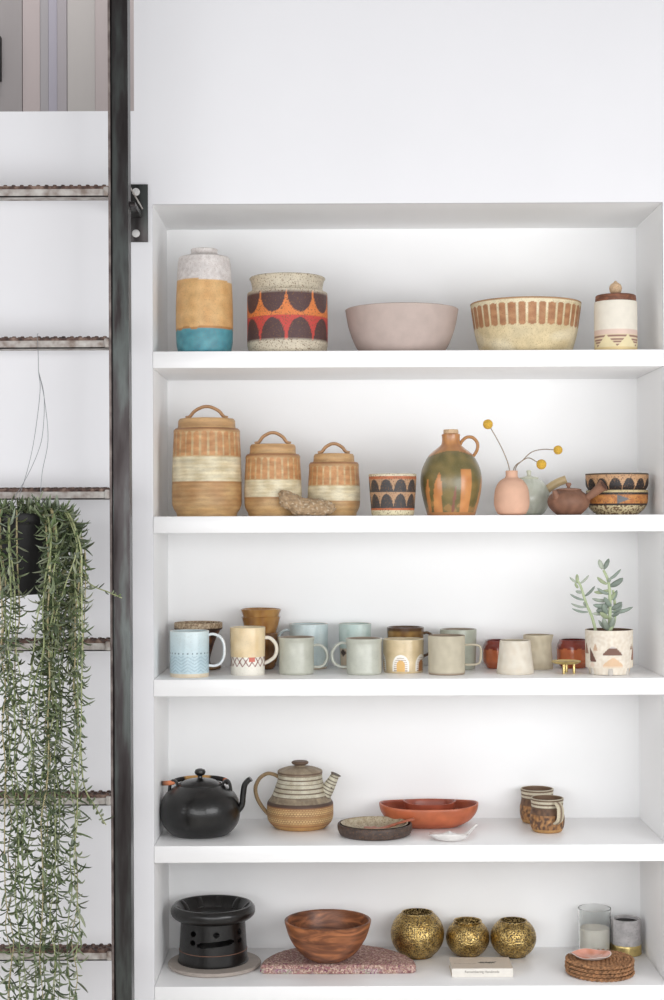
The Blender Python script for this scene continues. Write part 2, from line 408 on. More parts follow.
# wall plate
a0 = P(127.5, 184.5, -.004); a1 = P(148, 242, -.004)
pl = MB(); ox, oz = bt.x, BOT
pl.box((a0.x - ox, -YL - .0062, a1.z - oz), (a1.x - ox, -YL - .0002, a0.z - oz), .0008)
plo = pl.build('mounting_plate', M['steel'], lad)
for py in (192, 233.5):
    c = P(136, py, -.008) - Vector((ox, YL, BOT)); v = []; f = []
    sv, sf = sweep_data([Vector((c.x, -YL - .0062 - .0005, c.z)), Vector((c.x, -YL - .010, c.z)), Vector((c.x, -YL - .0115, c.z))], [.0082, .0082, .006], [.0082, .0082, .006], (0, 0, 1), 14)
    mobj('bolt', sv, sf, mat('painted_bolt', (206, 204, 202), .5), plo)
c0 = P(130, 187, -.03); c1 = P(142.5, 209, -.012); o3 = Vector((ox, YL, BOT))
sv, sf = sweep_data([c0 - o3, c1 - o3], .0016, .0016, (0, 1, 0), 8); mobj('brace_rod', sv, sf, M['rung'], lad)
st = MB(); q = P(131, 211, -.05); st.box((q.x - ox - .02, .02, q.z - oz - .006), (q.x - ox + .018, -YL - .006, q.z - oz + .004), .001); st.build('standoff_bar', M['steel'], lad)

# ------------------------------------------------------------------ hanging plant
YP = -.258; kp = (YP - CY) / FPX
pc = P(19, 594, YP); hp = empty('hanging_plant', pc)
tag(hp, 'trailing fishhook succulent in a black pot hung by wire from the ladder rung', 'plant')
pot = vessel('pot', [(24, 0), (26, 1, 1), (33, 50), (37, 70), (38.5, 72), (38.5, 80)], kp, M['dark'], t=2, floor=4, parent=hp)
lathe('soil', [(0, 68), (20, 70), (34.5, 68)], kp, M['soil'], hp, seg=32)
def L(px, py, Y=YP): return P(px, py, Y) - pc
pot['label'] = 'black plastic pot'
wires = [[(38, 333.5, -.150), (37.2, 336, -.158), (38, 350, -.165), (38.5, 371, -.175)],
         [(38.5, 371, -.175), (40, 392, -.185), (34, 440, -.2), (26, 475, -.205), (15, 508, -.21), (11, 516, -.27)],
         [(38.5, 371, -.175), (44, 396, -.185), (43, 430, -.195), (38, 452, -.205), (24, 482, -.21), (2, 516, -.18)],
         [(38.5, 371, -.175), (44.5, 400, -.185), (48, 440, -.19), (42, 474, -.2), (42, 500, -.2), (55, 518, -.2)]]
for wv in wires:
    sweep('hanger_wire', cr3([L(*a) for a in wv], 6), .0006, .0006, (0, 1, 0), M['steelwire'], hp, seg=5)
GL = [col(84, 98, 66), col(104, 118, 80), col(68, 82, 54), col(128, 140, 104), col(94, 112, 68), col(128, 138, 118), col(76, 84, 50), col(146, 152, 124)]
def leaf(mb, p, d, ln, wd, curl, c, seg=5):
    """slender curved leaf from p in direction d, curling upwards"""
    d = Vector(d).normalized(); up = Vector((0, 0, 1)); side = d.cross(up)
    side = side.normalized() if side.length > .01 else Vector((1, 0, 0))
    pts = []; q = Vector(p); dd = d.copy()
    for i in range(seg + 1):
        pts.append(q.copy()); q += dd * (ln / seg); dd = (dd + up * curl / seg).normalized()
    v = []; n = len(pts)
    for i, x in enumerate(pts):
        T_ = (pts[min(i + 1, n - 1)] - pts[max(i - 1, 0)]).normalized(); Nn = side.cross(T_).normalized()
        t = i / seg; ww = wd * (.25 + 1.0 * math.sin(PI * min(1, t * .92 + .08)) ** .7) * .62 if t < 1 else wd * .06
        for a, b in ((1, 0), (0, .55), (-1, 0), (0, -.55)): v.append(x + side * (a * ww) + Nn * (b * ww))
    f = []
    for i in range(n - 1):
        for j in range(4): f.append((i * 4 + j, i * 4 + (j + 1) % 4, i * 4 + 4 + (j + 1) % 4, i * 4 + 4 + j))
    mb.add(v, f, c)
rnd = random.Random(11)
def strand(path, stem_c, nleaf, ll=13, r=1.0, spread=1.0, dens0=0):
    mb = MB(); pts = cr3([L(*a) for a in path], 6)
    sv, sf = sweep_data(pts, [r * kp * (1 - .5 * i / len(pts)) for i in range(len(pts))], [r * kp * (1 - .5 * i / len(pts)) for i in range(len(pts))], (0, 1, 0), 5)
    mb.add(sv, sf, stem_c)
    az = rnd.random() * 6
    for i in range(nleaf):
        t = (i + rnd.random() * .6) / nleaf * (len(pts) - 1.01); j = int(t); p = pts[j].lerp(pts[j + 1], t - j)
        tan = (pts[j + 1] - pts[j]).normalized(); az += 2.0 + rnd.random() * 1.2
        d = Vector((cos(az), sin(az) * .9, 0)); d = (d - tan * d.dot(tan)).normalized() * spread + tan * rnd.uniform(-.3, 1.4)
        leaf(mb, p, d, ll * kp * rnd.uniform(.55, 1.4), 1.9 * kp * rnd.uniform(.8, 1.2), rnd.uniform(-.6, 2.6), rnd.choice(GL))
    return mb.build('trailing_stem', M['leaf'], hp, colors=True)
stc = [col(162, 168, 116), col(140, 150, 98), col(172, 158, 114)]
ends = [(-12, 1040), (8, 1060), (12, 1050), (17, 1060), (20, 1040), (25, 1060), (14, 900), (22, 860), (6, 780), (18, 720), (34, 1060), (38, 1050), (42, 1060), (46, 1060), (50, 1050), (54, 1060), (57, 1020), (44, 900), (52, 860), (36, 820), (60, 900), (66, 820), (70, 1060), (74, 1050), (78, 960), (76, 760), (68, 720), (62, 740), (80, 660), (56, 700), (10, 650), (40, 680)]
for i, (ex, ey) in enumerate(ends):
    sx = max(-18, min(66, ex + rnd.uniform(-12, 8))); yy = YP - .078 if sx < 48 else YP - .03 + rnd.uniform(-.04, .03)
    if 4 < sx < 40 and i % 3: sx = 46 + rnd.uniform(0, 8) if ex > 20 else -6 + rnd.uniform(-8, 6)
    mx = ex + rnd.uniform(-7, 7); o = rnd.uniform(-.025, .012)
    path = [(19 + (sx - 19) * .6, 522, YP - .03), (sx, 512 + rnd.uniform(-3, 5), yy + .01), (sx + (14 if sx > 55 else (4 if sx > 40 else 0)), 545, yy - .012 + o)]
    n = max(4, int((ey - 545) / 34)); lx0 = path[-1][0]
    for j in range(1, n + 1):
        t = j / n; y = 545 + (ey - 545) * t
        tx = lx0 + (mx - lx0) * min(1, t * 2) if t < .5 else mx + (ex - mx) * (t * 2 - 1)
        path.append((tx + rnd.uniform(-4.2, 4.2), y, yy - .012 + o + rnd.uniform(-.008, .008)))
    strand(path, rnd.choice(stc), int((ey - 510) / 4.0), 13.5, .85)
# loose ends that stray to the right
strand([(60, 530, YP - .03), (80, 568, YP - .03), (90, 584, YP - .02), (108, 592, YP - .02), (122, 598, YP - .02)], stc[0], 12, 8)
strand([(70, 640, YP - .05), (80, 740, YP - .05), (84, 785, YP - .05), (96, 808, YP - .05), (106, 825, YP - .05)], stc[0], 26, 9)
# crown of short upright shoots
for i in range(46):
    a = rnd.uniform(0, 2 * PI); rr = rnd.uniform(.2, 1) * 36
    bx = 19 + rr * cos(a) + rnd.uniform(0, 10); Y = YP + rr * sin(a) * kp * .8
    hgt = rnd.uniform(8, 26); lean = (bx - 22) * .45 + rnd.uniform(-6, 6)
    strand([(bx, 526, Y), (bx + lean * .4, 526 - hgt * .5, Y - .004), (bx + lean, 526 - hgt + abs(lean) * .3, Y - .008)], rnd.choice(stc), 13, 11, .8)
for i in range(20):   # dense bushy right shoulder
    bx = rnd.uniform(48, 72)
    strand([(bx - 10, 520, YP - .02), (bx + 4, 526 + rnd.uniform(-8, 6), YP - .04), (bx + rnd.uniform(8, 16), 560 + rnd.uniform(-10, 10), YP - .05), (bx + rnd.uniform(2, 12), 610 + rnd.uniform(0, 70), YP - .05)], rnd.choice(stc), 30, 12, .9)

# ------------------------------------------------------------------ shelf 1
# tall vase
s = Spot(204.5, 1, .012 + .058)
def cf(th, h, sd):
    b1 = 23.5 + nz(th, 0, 2, 3) * 1.6; b2 = 72 + nz(th, 0, 1.4, 9) * 1.2 - th * .8
    if h < b1: return mixc(col(58, 132, 148), col(80, 156, 168), .5 + nz(th, h, 4, 1) + .3 * (h / 24))
    if h < b1 + 2.2: return col(186, 128, 66)
    if h < b2: return mixc(col(226, 180, 114), col(212, 158, 90), .45 + .7 * nz(th, h, 3, 5))
    return mixc(col(226, 219, 215), col(208, 198, 193), .4 + nz(th, h, 8, 2))
o = vessel('banded_vase', [(24.5, 0), (26.5, 2.5), (28.2, 14), (28.5, 45), (26.8, 85), (25.8, 94), (24.6, 97), (15.5, 99.5), (13.2, 102), (13.6, 105)], s.k, M['softspeck'], 2, 4, loc=s.loc, seg=128, colf=cf, step=1.2)
tag(o, 'tall pottery vase glazed in white, ochre and teal bands', 'vase')
# scalloped jar
s = Spot(287.5, 1, .012 + .086)
br = col(86, 58, 58); orr = col(226, 124, 44); rd = col(204, 62, 52); cream = col(206, 194, 170)
def cf(th, h, sd):
    if h < 12 or sd == 'b': return cream
    if h > 60.5 or sd != 'o': return cream
    if h < 13.8 or h > 59: return col(52, 38, 38)
    u = cell(th, 9, .5)
    if h > 36.5:
        v = (h - 59) / -19.5
        if (u / .47) ** 2 + v * v * 1.0 < 1: return br
        return orr
    v = (h - 13.5) / 20.5
    if (u / .455) ** 2 + v * v < 1: return br
    return rd
o = vessel('scalloped_jar', [(36, 0), (38.5, 3), (40, 9), (40.3, 14), (40.2, 58), (39.4, 61, 1), (36.2, 64, 1), (35.2, 67), (36.6, 74), (38, 76.5), (37.6, 77.3)], s.k, M['speck'], 2.4, 4, loc=s.loc, seg=240, colf=cf, step=.8)
tag(o, 'squat stoneware jar with brown scallops on orange and red', 'jar')
# mauve bowl
s = Spot(401.8, 1, .012 + .121)
mv = col(190, 171, 162)
o = vessel('serving_bowl', [(38, 0), (40, 1.2), (47, 12), (53, 28), (56, 43), (56.6, 46.5)], s.k, M['matte'], 2.2, 4, loc=s.loc, colf=lambda t, h, sd: mv)
tag(o, 'large plain mauve pink bowl on the top shelf', 'bowl')
# panelled bowl
s = Spot(525.8, 1, .012 + .118)
def cf(th, h, sd):
    if sd != 'o': return col(206, 184, 140)
    if h > 50.5: return col(176, 134, 92)
    u = cell(th, 34, 0); lo = 26; hi = 47.5
    if lo < h < hi:
        e = min(1, min(h - lo, hi - h) / 2.2); wdt = .39 * max(0, 1 - (1 - e) ** 4) ** .5
        if abs(u) < wdt: return mixc(col(186, 134, 88), col(166, 110, 68), .5 + nz(th, h, 6, 2))
    w_ = .5 + .5 * math.tanh(6 * nz(th, h, 1.6, 8))
    return mixc(col(228, 214, 178), col(212, 192, 146), w_)
o = vessel('petal_band_bowl', [(43, 0), (45, 2), (50.5, 20), (54, 42), (55.3, 52)], s.k, M['stone'], 2.2, 4, loc=s.loc, seg=288, colf=cf, step=.9)
tag(o, 'cream stoneware bowl with a band of brown petals below its rim', 'bowl')
# canister with wooden lid
s = Spot(615.8, 1, .012 + .046)
cn = empty('wooden_lid_canister', s.loc); tag(cn, 'slim cream canister with a wooden lid and pale ball knob', 'canister')
def cf(th, h, sd):
    if h < 21 and sd == 'o':
        if h < 4: return col(222, 196, 140)
        if h > 16.5: return col(224, 196, 180)
        u = cell(th, 6, .1); edge = (h - 4) / 12.5
        if abs(u) * 2 < edge:
            return col(150, 112, 98) if (h % 3.0) > 1.4 else col(226, 204, 170)
        return col(228, 212, 166)
    return col(232, 224, 208)
lathe('body', [(0, 0, 1), (20.5, 0, 1), (21.2, 1.5), (21.2, 46), (20.4, 49, 1), (0, 49)], s.k, M['matte'], cn, colf=cf, seg=168, step=.8)
lathe('lid', [(0, 49.2, 1), (19.8, 49.2, 1), (20.3, 50.5), (20, 56), (18.8, 57, 1), (0, 57.4)], s.k, M['lidwood'], cn)
lathe('knob', [(0, 57.3), (2.5, 57.6), (5.6, 60.5), (6.4, 64), (5, 68), (2, 70), (1, 71.5), (0, 71.8)], s.k, M['cork'], cn, seg=32)

# ------------------------------------------------------------------ shelf 2
def canister(cx, Y, Wb, H, bands, lid_w, lid_h, arc_w, arc_h, npet, label):
    s = Spot(cx, 2, Y); k = s.k; e = empty('lidded_canister', s.loc); tag(e, label, 'canister', 'brown stoneware canisters with arched lid handles'); fit(e, .978)
    b1, b2, = bands
    clay = col(202, 162, 106); dk = col(178, 130, 76); cr_ = col(230, 218, 184)
    def cf(th, h, sd):
        if h > H - 2.5: return col(170, 120, 76)
        if h > b2:
            u = cell(th, npet); top = H - 4; hh = (top - h); half = .36
            rr = 3.0
            e_ = min(1, hh / rr); wd = half * max(0, 1 - (1 - e_) ** 3) ** .5
            if h > b2 + 1 and abs(u) < wd: return mixc(col(208, 152, 94), col(192, 130, 74), .5 + nz(th, h, 5, 4))
            if h > top: return col(190, 144, 92)
            return mixc(col(212, 184, 134), col(196, 156, 104), .5 + nz(th, h, 5, 1))
        if h > b1: return mixc(cr_, col(208, 190, 148), .45 + nz(th, h, 3, 6) + .25 * sin(h * 1.7))
        if h > b1 - 1.5: return dk
        return mixc(mixc(clay, dk, .5 + .8 * nz(th, h, 2.5, 2) + .2 * sin(h * 1.3)), col(206, 170, 110), max(0, 1 - h / 12) * .6)
    lathe('body', [(0, 0, 1), (Wb * .86, 0, 1), (Wb * .87, 3), (Wb * .97, 9), (Wb, 18), (Wb * .985, H * .6), (Wb * .95, H - 8), (Wb * .95, H - 2.5), (Wb * .9, H, 1), (0, H)], k, M['throw'], e, colf=cf, seg=264, step=1.0)
    ld = lathe('lid', [(0, H + .2, 1), (lid_w + .6, H + .2, 1), (lid_w, H + 2), (lid_w * .99, H + lid_h - 2), (lid_w * .94, H + lid_h), (lid_w * .5, H + lid_h + .8), (0, H + lid_h + 1)], k, M['throw'], e, colf=lambda t, h, sd: mixc(col(212, 170, 114), col(190, 144, 90), .5 + .6 * sin(h * 1.8)))
    a = arc_w; z = H + lid_h + .3
    q = cr3([Vector((x * k, 0, (z + zz) * k)) for x, zz in [(-a - 4, 1.0), (-a, 2.2), (-a * .72, arc_h * .62), (-a * .3, arc_h * .93), (0, arc_h), (a * .3, arc_h * .93), (a * .72, arc_h * .62), (a, 2.2), (a + 4, 1.0)]], 6)
    sweep('handle', q, 1.7 * k, 3.0 * k, (0, 1, 0), M['throw'], ld, color=col(190, 142, 92))
canister(207, .10, 34.8, 89.5, (35, 60.5), 28.6, 10, 17, 12.5, 27, 'tallest of the three brown and cream lidded stoneware canisters')
canister(273, .105, 28.7, 63, (19, 36), 23, 10, 14, 12, 25, 'middle-sized brown and cream lidded stoneware canister behind the rough stone')
canister(334, .115, 26.2, 54.5, (15, 30), 20.4, 8.5, 12, 10.5, 22, 'smallest of the three lidded stoneware canisters')
# rough stone
s = Spot(307, 2, .034)
import bmesh
bm = bmesh.new(); bmesh.ops.create_icosphere(bm, subdivisions=5, radius=1); vs = []; k = s.k
for v in bm.verts:
    p = v.co.copy(); t = (p.x + 1) / 2
    hh = 9.6 * (1 - .3 * t ** 2); zc = 9 + max(0, .42 - t) * 26 - t * 1.5; yy = 10.5 * (1 - .3 * t)
    if t < .35: hh *= 1.12
    pn = (1 - abs(p.x) ** 3) ** (1 / 3) / max(.05, math.sqrt(1 - min(.999, p.x ** 2))) ; pn = min(pn, 1.6); p = Vector((p.x, p.y * pn, p.z * pn)); q = Vector((p.x * 28, p.y * yy, zc + p.z * hh + (1 if False else 0)))
    q += p * (mn.noise(p * 4) * 2.2 + mn.noise(p * 11) * 1.5); q.z = max(q.z, .15 if t > .12 else .15)
    vs.append(q * k)
bm.verts.index_update(); fs = [[v.index for v in f.verts] for f in bm.faces]; bm.free()
o = mobj('rough_stone', vs, fs, mat('rough_stone', (176, 146, 110), .9, var=.3, vscale=120, speck=.7, sscale=170, scol=(214, 196, 168), bump=1.0, bscale=260), loc=s.loc, sharp=180)
tag(o, 'rough knobbly pale brown stone leaning before the canisters', 'stone')
# patterned cup
s = Spot(392.7, 2, .062)
def cf(th, h, sd):
    if sd != 'o' or h > 38.6: return col(216, 204, 174)
    if h > 36.2: return col(186, 100, 56)
    if h < 5.2: return col(214, 202, 164)
    if h < 7.2: return col(196, 104, 56)
    tan = col(184, 142, 104); dkk = col(64, 60, 60)
    if 7.2 <= h < 9 or 22.2 < h < 23.4: return dkk if h < 9 else tan
    lo = 9 if h < 22.8 else 23.4; v = (h - lo) / 12.4; u = cell(th, 10, .5)
    if 23.4 <= h < 24.6: return dkk
    return dkk if (u / .46) ** 2 + v * v < 1 else tan
o = vessel('arch_pattern_cup', [(20.6, 0), (21, 1), (21.6, 5), (23.4, 30), (23.9, 41)], s.k, M['speck'], 1.8, 3, loc=s.loc, seg=200, colf=cf, step=.7)
tag(o, 'small cup with two rows of charcoal arches and orange lines', 'cup')
# jug
s = Spot(451.2, 2, .09)
jg = empty('corked_jug', s.loc); tag(jg, 'olive glazed jug with tan drip stripes, loop handle and cork', 'jug')
ol = col(132, 114, 62); tn = col(200, 138, 74)
def cf(th, h, sd):
    n = nz(th, h, 3, 7)
    if h > 61 + 3 * cos(th * 2): return mixc(tn, col(176, 116, 64), .5 + n)
    if h < 3: return col(190, 130, 70)
    x = th; top = 44
    def stripe(c, w0, hi, lo=0): return abs(x - c - (h - 20) * .004) < w0 * (1 - max(0, h - hi + 10) / 12) and lo < h < hi
    if stripe(-.98, .10, 36) or stripe(-.55, .10 + .11 * (1 - h / 42), 42) or (abs(x - .44) < .2 and 0 < h < 45): return mixc(col(214, 144, 72), col(196, 122, 58), .5 + n)
    if stripe(.05, .05, 28): return col(140, 88, 70)
    if stripe(1.25, .16, 40): return tn
    if abs(x) > 1.9 and h < 20 + 10 * sin(x * 5): return tn
    return mixc(ol, col(108, 98, 52), .5 + n * 1.2) if h > 14 or n > -.1 else mixc(ol, tn, .35)
lathe('body', [(0, 0, 1), (23.5, 0, 1), (24.5, 2), (29.5, 22), (30.6, 36), (28.5, 48), (22, 60), (12, 68.5), (9.4, 72), (9, 78), (9.4, 80.5), (8.4, 81.5, 1), (0, 81.5)], s.k, M['glaze'], jg, colf=cf, seg=160, step=1.1)
lathe('cork', [(0, 81.6, 1), (7, 81.6, 1), (7.6, 82.5), (7.4, 85.2), (6.8, 85.8, 1), (0, 85.8)], s.k, M['cork'], jg, seg=32)
handle(jg, [(8, 68), (11, 74), (16, 78), (22, 77.5), (26.5, 72), (26, 65), (21.5, 58), (19.5, 55)], s.k, 0, 1.7, 2.7, M['gloss'], col(190, 136, 80))
# bud vase
s = Spot(511.8, 2, .054)
o = vessel('bud_vase', [(11, 0), (14, 1.2), (17.2, 8), (17.6, 18), (15.8, 28), (11.5, 34.5), (7, 37), (6, 39), (6.1, 44)], s.k, M['matte'], 1.6, 3, loc=s.loc, colf=lambda t, h, sd: col(220, 172, 143))
tag(o, 'small round pink clay bud vase holding yellow pompom stems', 'vase'); bv = s
# craspedia
def flower(pts, cx, cy, r, label):
    Y = bv.Y; b0 = P(pts[0][0], pts[0][1], Y); e = empty('pompom_flower', b0); tag(e, label, 'flower', 'yellow pompom flowers in the pink bud vase')
    q = cr3([P(a, b, Y + dy) - b0 for a, b, dy in pts], 7)
    sweep('stem', q, .0011, .0011, (0, 1, 0), M['twig'], e, seg=7)
    c = P(cx, cy, Y + pts[-1][2]) - b0; bm = bmesh.new(); bmesh.ops.create_icosphere(bm, subdivisions=4, radius=1); rr = r * bv.k
    vs = [c + v.co * (rr * (1 + .07 * mn.noise(v.co * 9))) for v in bm.verts]; bm.verts.index_update(); fs = [[v.index for v in f.verts] for f in bm.faces]; bm.free()
    mobj('bloom', vs, fs, M['pompom'], e, sharp=180)
flower([(512, 500, -.004), (509.5, 470, -.004), (504, 453, -.004), (497, 439, -.004), (490, 427, -.004)], 487.9, 424.3, 4.9, 'tallest yellow pompom flower, leaning to the jug')
flower([(514, 500, .004), (515.2, 470, .004), (523, 460, .003), (532, 452, .003), (543, 449.4, .003), (554, 449.8, .003)], 558, 450, 4.5, 'yellow pompom flower arching out furthest, on the highest bent stem')
flower([(512, 500, .002), (513.5, 470, .001), (522, 461, -.004), (529, 458, -.01), (537, 462, -.012)], 541.4, 464.4, 5, 'lowest yellow pompom flower, drooping over the pale green teapot')
# pale green teapot
s = Spot(529, 2, .175)
pt = empty('side_handle_teapot', s.loc); tag(pt, 'pale celadon teapot with a tan side handle, behind the pink vase', 'teapot')
pg = col(214, 218, 204)
lathe('body', [(0, 0, 1), (12, 0, 1), (15, 2), (20.5, 12), (21, 20), (17, 30), (10, 36), (0, 37)], s.k, M['glaze'], pt, colf=lambda t, h, sd: mixc(pg, col(198, 204, 186), .5 + nz(t, h, 5, 3)))
ld = lathe('lid', [(9.5, 36), (9.8, 37.4), (4, 39), (2, 39.6), (2.2, 42), (2.6, 44), (1.5, 45), (0, 45)], s.k, M['glaze'], pt, colf=lambda t, h, sd: col(206, 208, 186), seg=40)
handle(pt, [(14, 22), (20, 27), (28, 32), (37, 35.5)], s.k, -.15, 4.2, 4.2, M['glaze'], col(198, 172, 122))
# brown teapot
s = Spot(568.6, 2, .075)
bt_ = empty('side_handle_teapot', s.loc); tag(bt_, 'squat reddish brown clay teapot with a flared side handle', 'teapot')
bc = col(142, 99, 75)
lathe('body', [(0, 0, 1), (11.5, 0, 1), (13, 1), (19, 7), (21.2, 13), (19.5, 19), (14, 23), (12.5, 24.4, 1), (0, 24.6)], s.k, M['stone'], bt_, colf=lambda t, h, sd: mixc(bc, col(122, 82, 62), .5 + nz(t, h, 4, 2)))
lathe('lid', [(0, 24.4, 1), (12.6, 24.5, 1), (12.6, 25.6), (8, 26.6), (2, 27), (1.6, 28), (2.8, 30), (2.6, 31.8), (0, 32.3)], s.k, M['stone'], bt_, colf=lambda t, h, sd: bc, seg=48)
d = Vector((cos(-.5), sin(-.5), 0)); kk = s.k
q = cr3([d * (x * kk) + Vector((0, 0, h * kk)) for x, h in [(16, 15), (22, 18.5), (29, 23.5), (35, 28), (36.5, 29)]], 5)
n = len(q); rad = [(3.2 + 3.4 * (i / (n - 1)) ** 1.5) * kk for i in range(n)]
hd = sweep('handle', q, rad, rad, d.cross(Vector((0, 0, 1))), M['stone'], bt_, color=bc, seg=16)
tt = (q[-1] - q[-2]).normalized(); hq = q[-1] + tt * .0003
sv, sf = sweep_data([hq, hq + tt * .0005], [4.6 * kk] * 2, [4.6 * kk] * 2, d.cross(Vector((0, 0, 1))), 16); mobj('hollow_end', sv, sf, M['stone'], hd, colors=[col(88, 56, 48)] * len(sv))
dd = Vector((cos(PI + .75), sin(PI + .75), 0))
q = cr3([dd * (x * kk) + Vector((0, 0, h * kk)) for x, h in [(15, 14), (19, 18), (22.5, 24)]], 5); n = len(q)
sweep('spout', q, [(4.4 - 2.2 * i / (n - 1)) * kk for i in range(n)], [(4.4 - 2.2 * i / (n - 1)) * kk for i in range(n)], dd.cross(Vector((0, 0, 1))), M['stone'], bt_, color=bc, seg=14)
# bowl stack
s = Spot(617, 2, .118); k = s.k
bk = col(40, 34, 34); ob = col(206, 136, 56)
def cf(th, h, sd):
    if sd != 'o': return col(196, 178, 140)
    if h < 9: return col(206, 190, 146) if nz(th, h, 14, 1) > -.12 else col(110, 84, 56)
    if h < 10.8 or 19.5 < h < 22: return bk
    if h >= 22: return col(200, 180, 130)
    u = cell(th, 3, -.02) * 8; v = (h - 15.2) / 4.6
    if abs(u) < 1.0 and abs(v) < (1 - (u + .8) / 1.6) and u > -.8: return col(104, 104, 106)
    return mixc(ob, col(176, 104, 40), .5 + nz(th, h, 6, 3) * 1.5)
o = vessel('patterned_bowl', [(20, 0), (21, .8), (27, 6), (30, 12), (30.6, 20), (30.5, 24)], k, M['speck'], 1.8, 2.5, loc=s.loc, seg=240, colf=cf, step=.7)
tag(o, 'patterned bowl with an orange band and grey triangles, lower of two stacked', 'bowl', 'stacked patterned bowls')
def cf(th, h, sd):
    if sd != 'o': return col(196, 178, 140)
    if h < 15: return col(206, 186, 138)
    if h < 17 or h > 34: return bk
    u = cell(th, 14, .5); v = (h - 17) / 13.5
    if h > 32.5: return col(196, 150, 104)
    return bk if (u / .5) ** 2 + v * v < 1 else col(196, 150, 104)
o = vessel('patterned_bowl', [(17, 0), (18, 1), (24.5, 7), (27, 13), (28.4, 19), (30.8, 24), (31.2, 35)], k, M['speck'], 1.8, 2.5, loc=s.loc + Vector((0, 0, 5.6 * k)), seg=240, colf=cf, step=.7)
tag(o, 'patterned bowl with black scallops under a dark rim, upper of two stacked', 'bowl', 'stacked patterned bowls')

# ------------------------------------------------------------------ shelf 3 (mugs)
def mug(cx, hwb, hwt, H, label, cf, m, Y=None, py=None, hnd=None, az=0, ra=1.7, rb=2.6, hc=None, t=1.6, prof=None, cat='mug', name='mug', group='mugs on the third shelf', seg=112, step=2.5, shape=None):
    s = Spot(cx, 3, Y=Y, py=py, hwb=hwb); e = empty(name, s.loc) if hnd else None
    if not H: H = prof[-1][1]
    f_ = 1 - (prof[0][0] + prof[-1][0] if prof else hwb + hwt) * .09 / H
    pr = prof or [(hwb * .95, 0), (hwb, 1.5), (hwb * .4 + hwt * .6, H * .5), (hwt, H)]
    if hnd:
        tag(e, label, cat, group)
        vessel('body', pr, s.k, m, t, 3, parent=e, seg=seg, colf=cf, step=step, shape=shape)
        handle(e, hnd, s.k, az, ra, rb, m, hc)
    else:
        e = vessel(name, pr, s.k, m, t, 3, loc=s.loc, seg=seg, colf=cf, step=step, shape=shape); tag(e, label, cat, group)
    fit(e, f_); return s
lb = col(190, 214, 222)
def cf(th, h, sd):
    if sd == 'r': return col(232, 226, 214)
    if h < 4.2: return col(222, 206, 178)
    if sd == 'o':
        if 24.6 < h < 26.4 and abs(cell(th, 26)) < .17 and abs(th) < 1.9: return col(112, 134, 142)
        if 5 < h < 23:
            u = cell(th, 9); zz = (h + abs(u) * 9) % 3.6
            if zz < 1.0: return col(158, 188, 200)
    return mixc(lb, col(212, 228, 230), max(0, h - 20) / 30)
mug(189.5, 19.4, 19.6, 48.5, 'tall pale blue mug with carved chevrons and a pale loop handle', cf, M['glaze'], py=678, hnd=[(18.5, 44), (24, 45), (31, 41.5), (34.5, 34), (34.5, 22), (31, 14), (25, 11), (18.5, 11.5)], ra=1.5, rb=2.6, hc=col(236, 242, 244), seg=220, step=.8)
# dripper
s = Spot(198.4, 3, .238)
def cf(th, h, sd):
    if h > 41.5: return mixc(col(206, 184, 150), col(150, 120, 92), .4 + 1.4 * nz(th, h, 12, 3))
    if h > 39.2: return col(50, 34, 28)
    if h < 4.5: return col(150, 118, 80)
    return mixc(col(66, 42, 34), col(150, 96, 52), max(0, nz(th, h, 3, 8) * 2))
e = vessel('coffee_dripper', [(20, 0), (22.5, 1.2), (21.5, 3.5), (13, 5), (11.5, 8, 1), (12, 12), (16, 26), (21.5, 38), (23.9, 40), (24, 46)], s.k, M['speck'], 2, 8, loc=s.loc, colf=cf, step=1.0, seg=120)
tag(e, 'dark brown cone coffee dripper with a speckled rim behind the blue mug', 'dripper')
def cf(th, h, sd):
    if sd in 'ri': return col(232, 216, 182)
    if h < 9.5: return col(238, 232, 218)
    if h < 19.5:
        u = cell(th, 17, .18); idx = round(th / (2 * PI) * 17 + .18); w2 = cell(th, 17, .68)
        zz = (h - 9.5) / 10
        if idx == 1 and zz > .5 and abs(u) < .42 * (1.4 - abs(zz - .8)): return col(206, 92, 66)
        if abs(abs(u) - .5 * abs(((zz * 2) % 2) - 1)) < .10: return col(150, 104, 92)
        if abs(th) > 1.2 and abs(u) < .3: return col(120, 70, 62)
        return col(240, 234, 222)
    return mixc(col(226, 196, 142), col(238, 214, 170), .5 + nz(th, h, 2, 3))
mug(247.8, 16.8, 17.6, 50, 'tan mug with a honeycomb band, one red cell and white foot', cf, M['glaze'], py=676, hnd=[(16, 39), (22, 38.5), (27.5, 33), (29, 26), (27, 19), (22, 14.5), (16, 11.5)], ra=1.9, rb=2.8, hc=col(236, 228, 212), seg=240, step=.7)
# brown cups stack
s = Spot(261.3, 3, .236); k = s.k
def bcf(a, b): return lambda th, h, sd: mixc(col(*a), col(*b), .5 + nz(th, h, 3, 5) * 1.4)
def wav(amp, ph): return lambda th, r, z: (r * sin(th) * (1 + amp * sin(3 * th + ph)), -r * cos(th) * (1 + amp * sin(3 * th + ph)), z * (1 + amp * .6 * sin(2 * th + ph)))
cups = [([(12, 0), (14, 2), (17.6, 14), (18.2, 22), (16.8, 36)], 0, (108, 66, 26), (150, 98, 40), 'dark brown glazed cup at the bottom of the stack'),
        ([(12, 0), (13.2, 1.2), (16.4, 10), (19.6, 22)], 30, (176, 126, 58), (150, 100, 46), 'mustard brown glazed cup in the middle of the stack'),
        ([(12.4, 0), (13.6, 1.2), (16.2, 10), (20.4, 23.5)], 36, (184, 136, 68), (158, 108, 50), 'mustard brown wavy-rimmed cup topmost of the stack')]
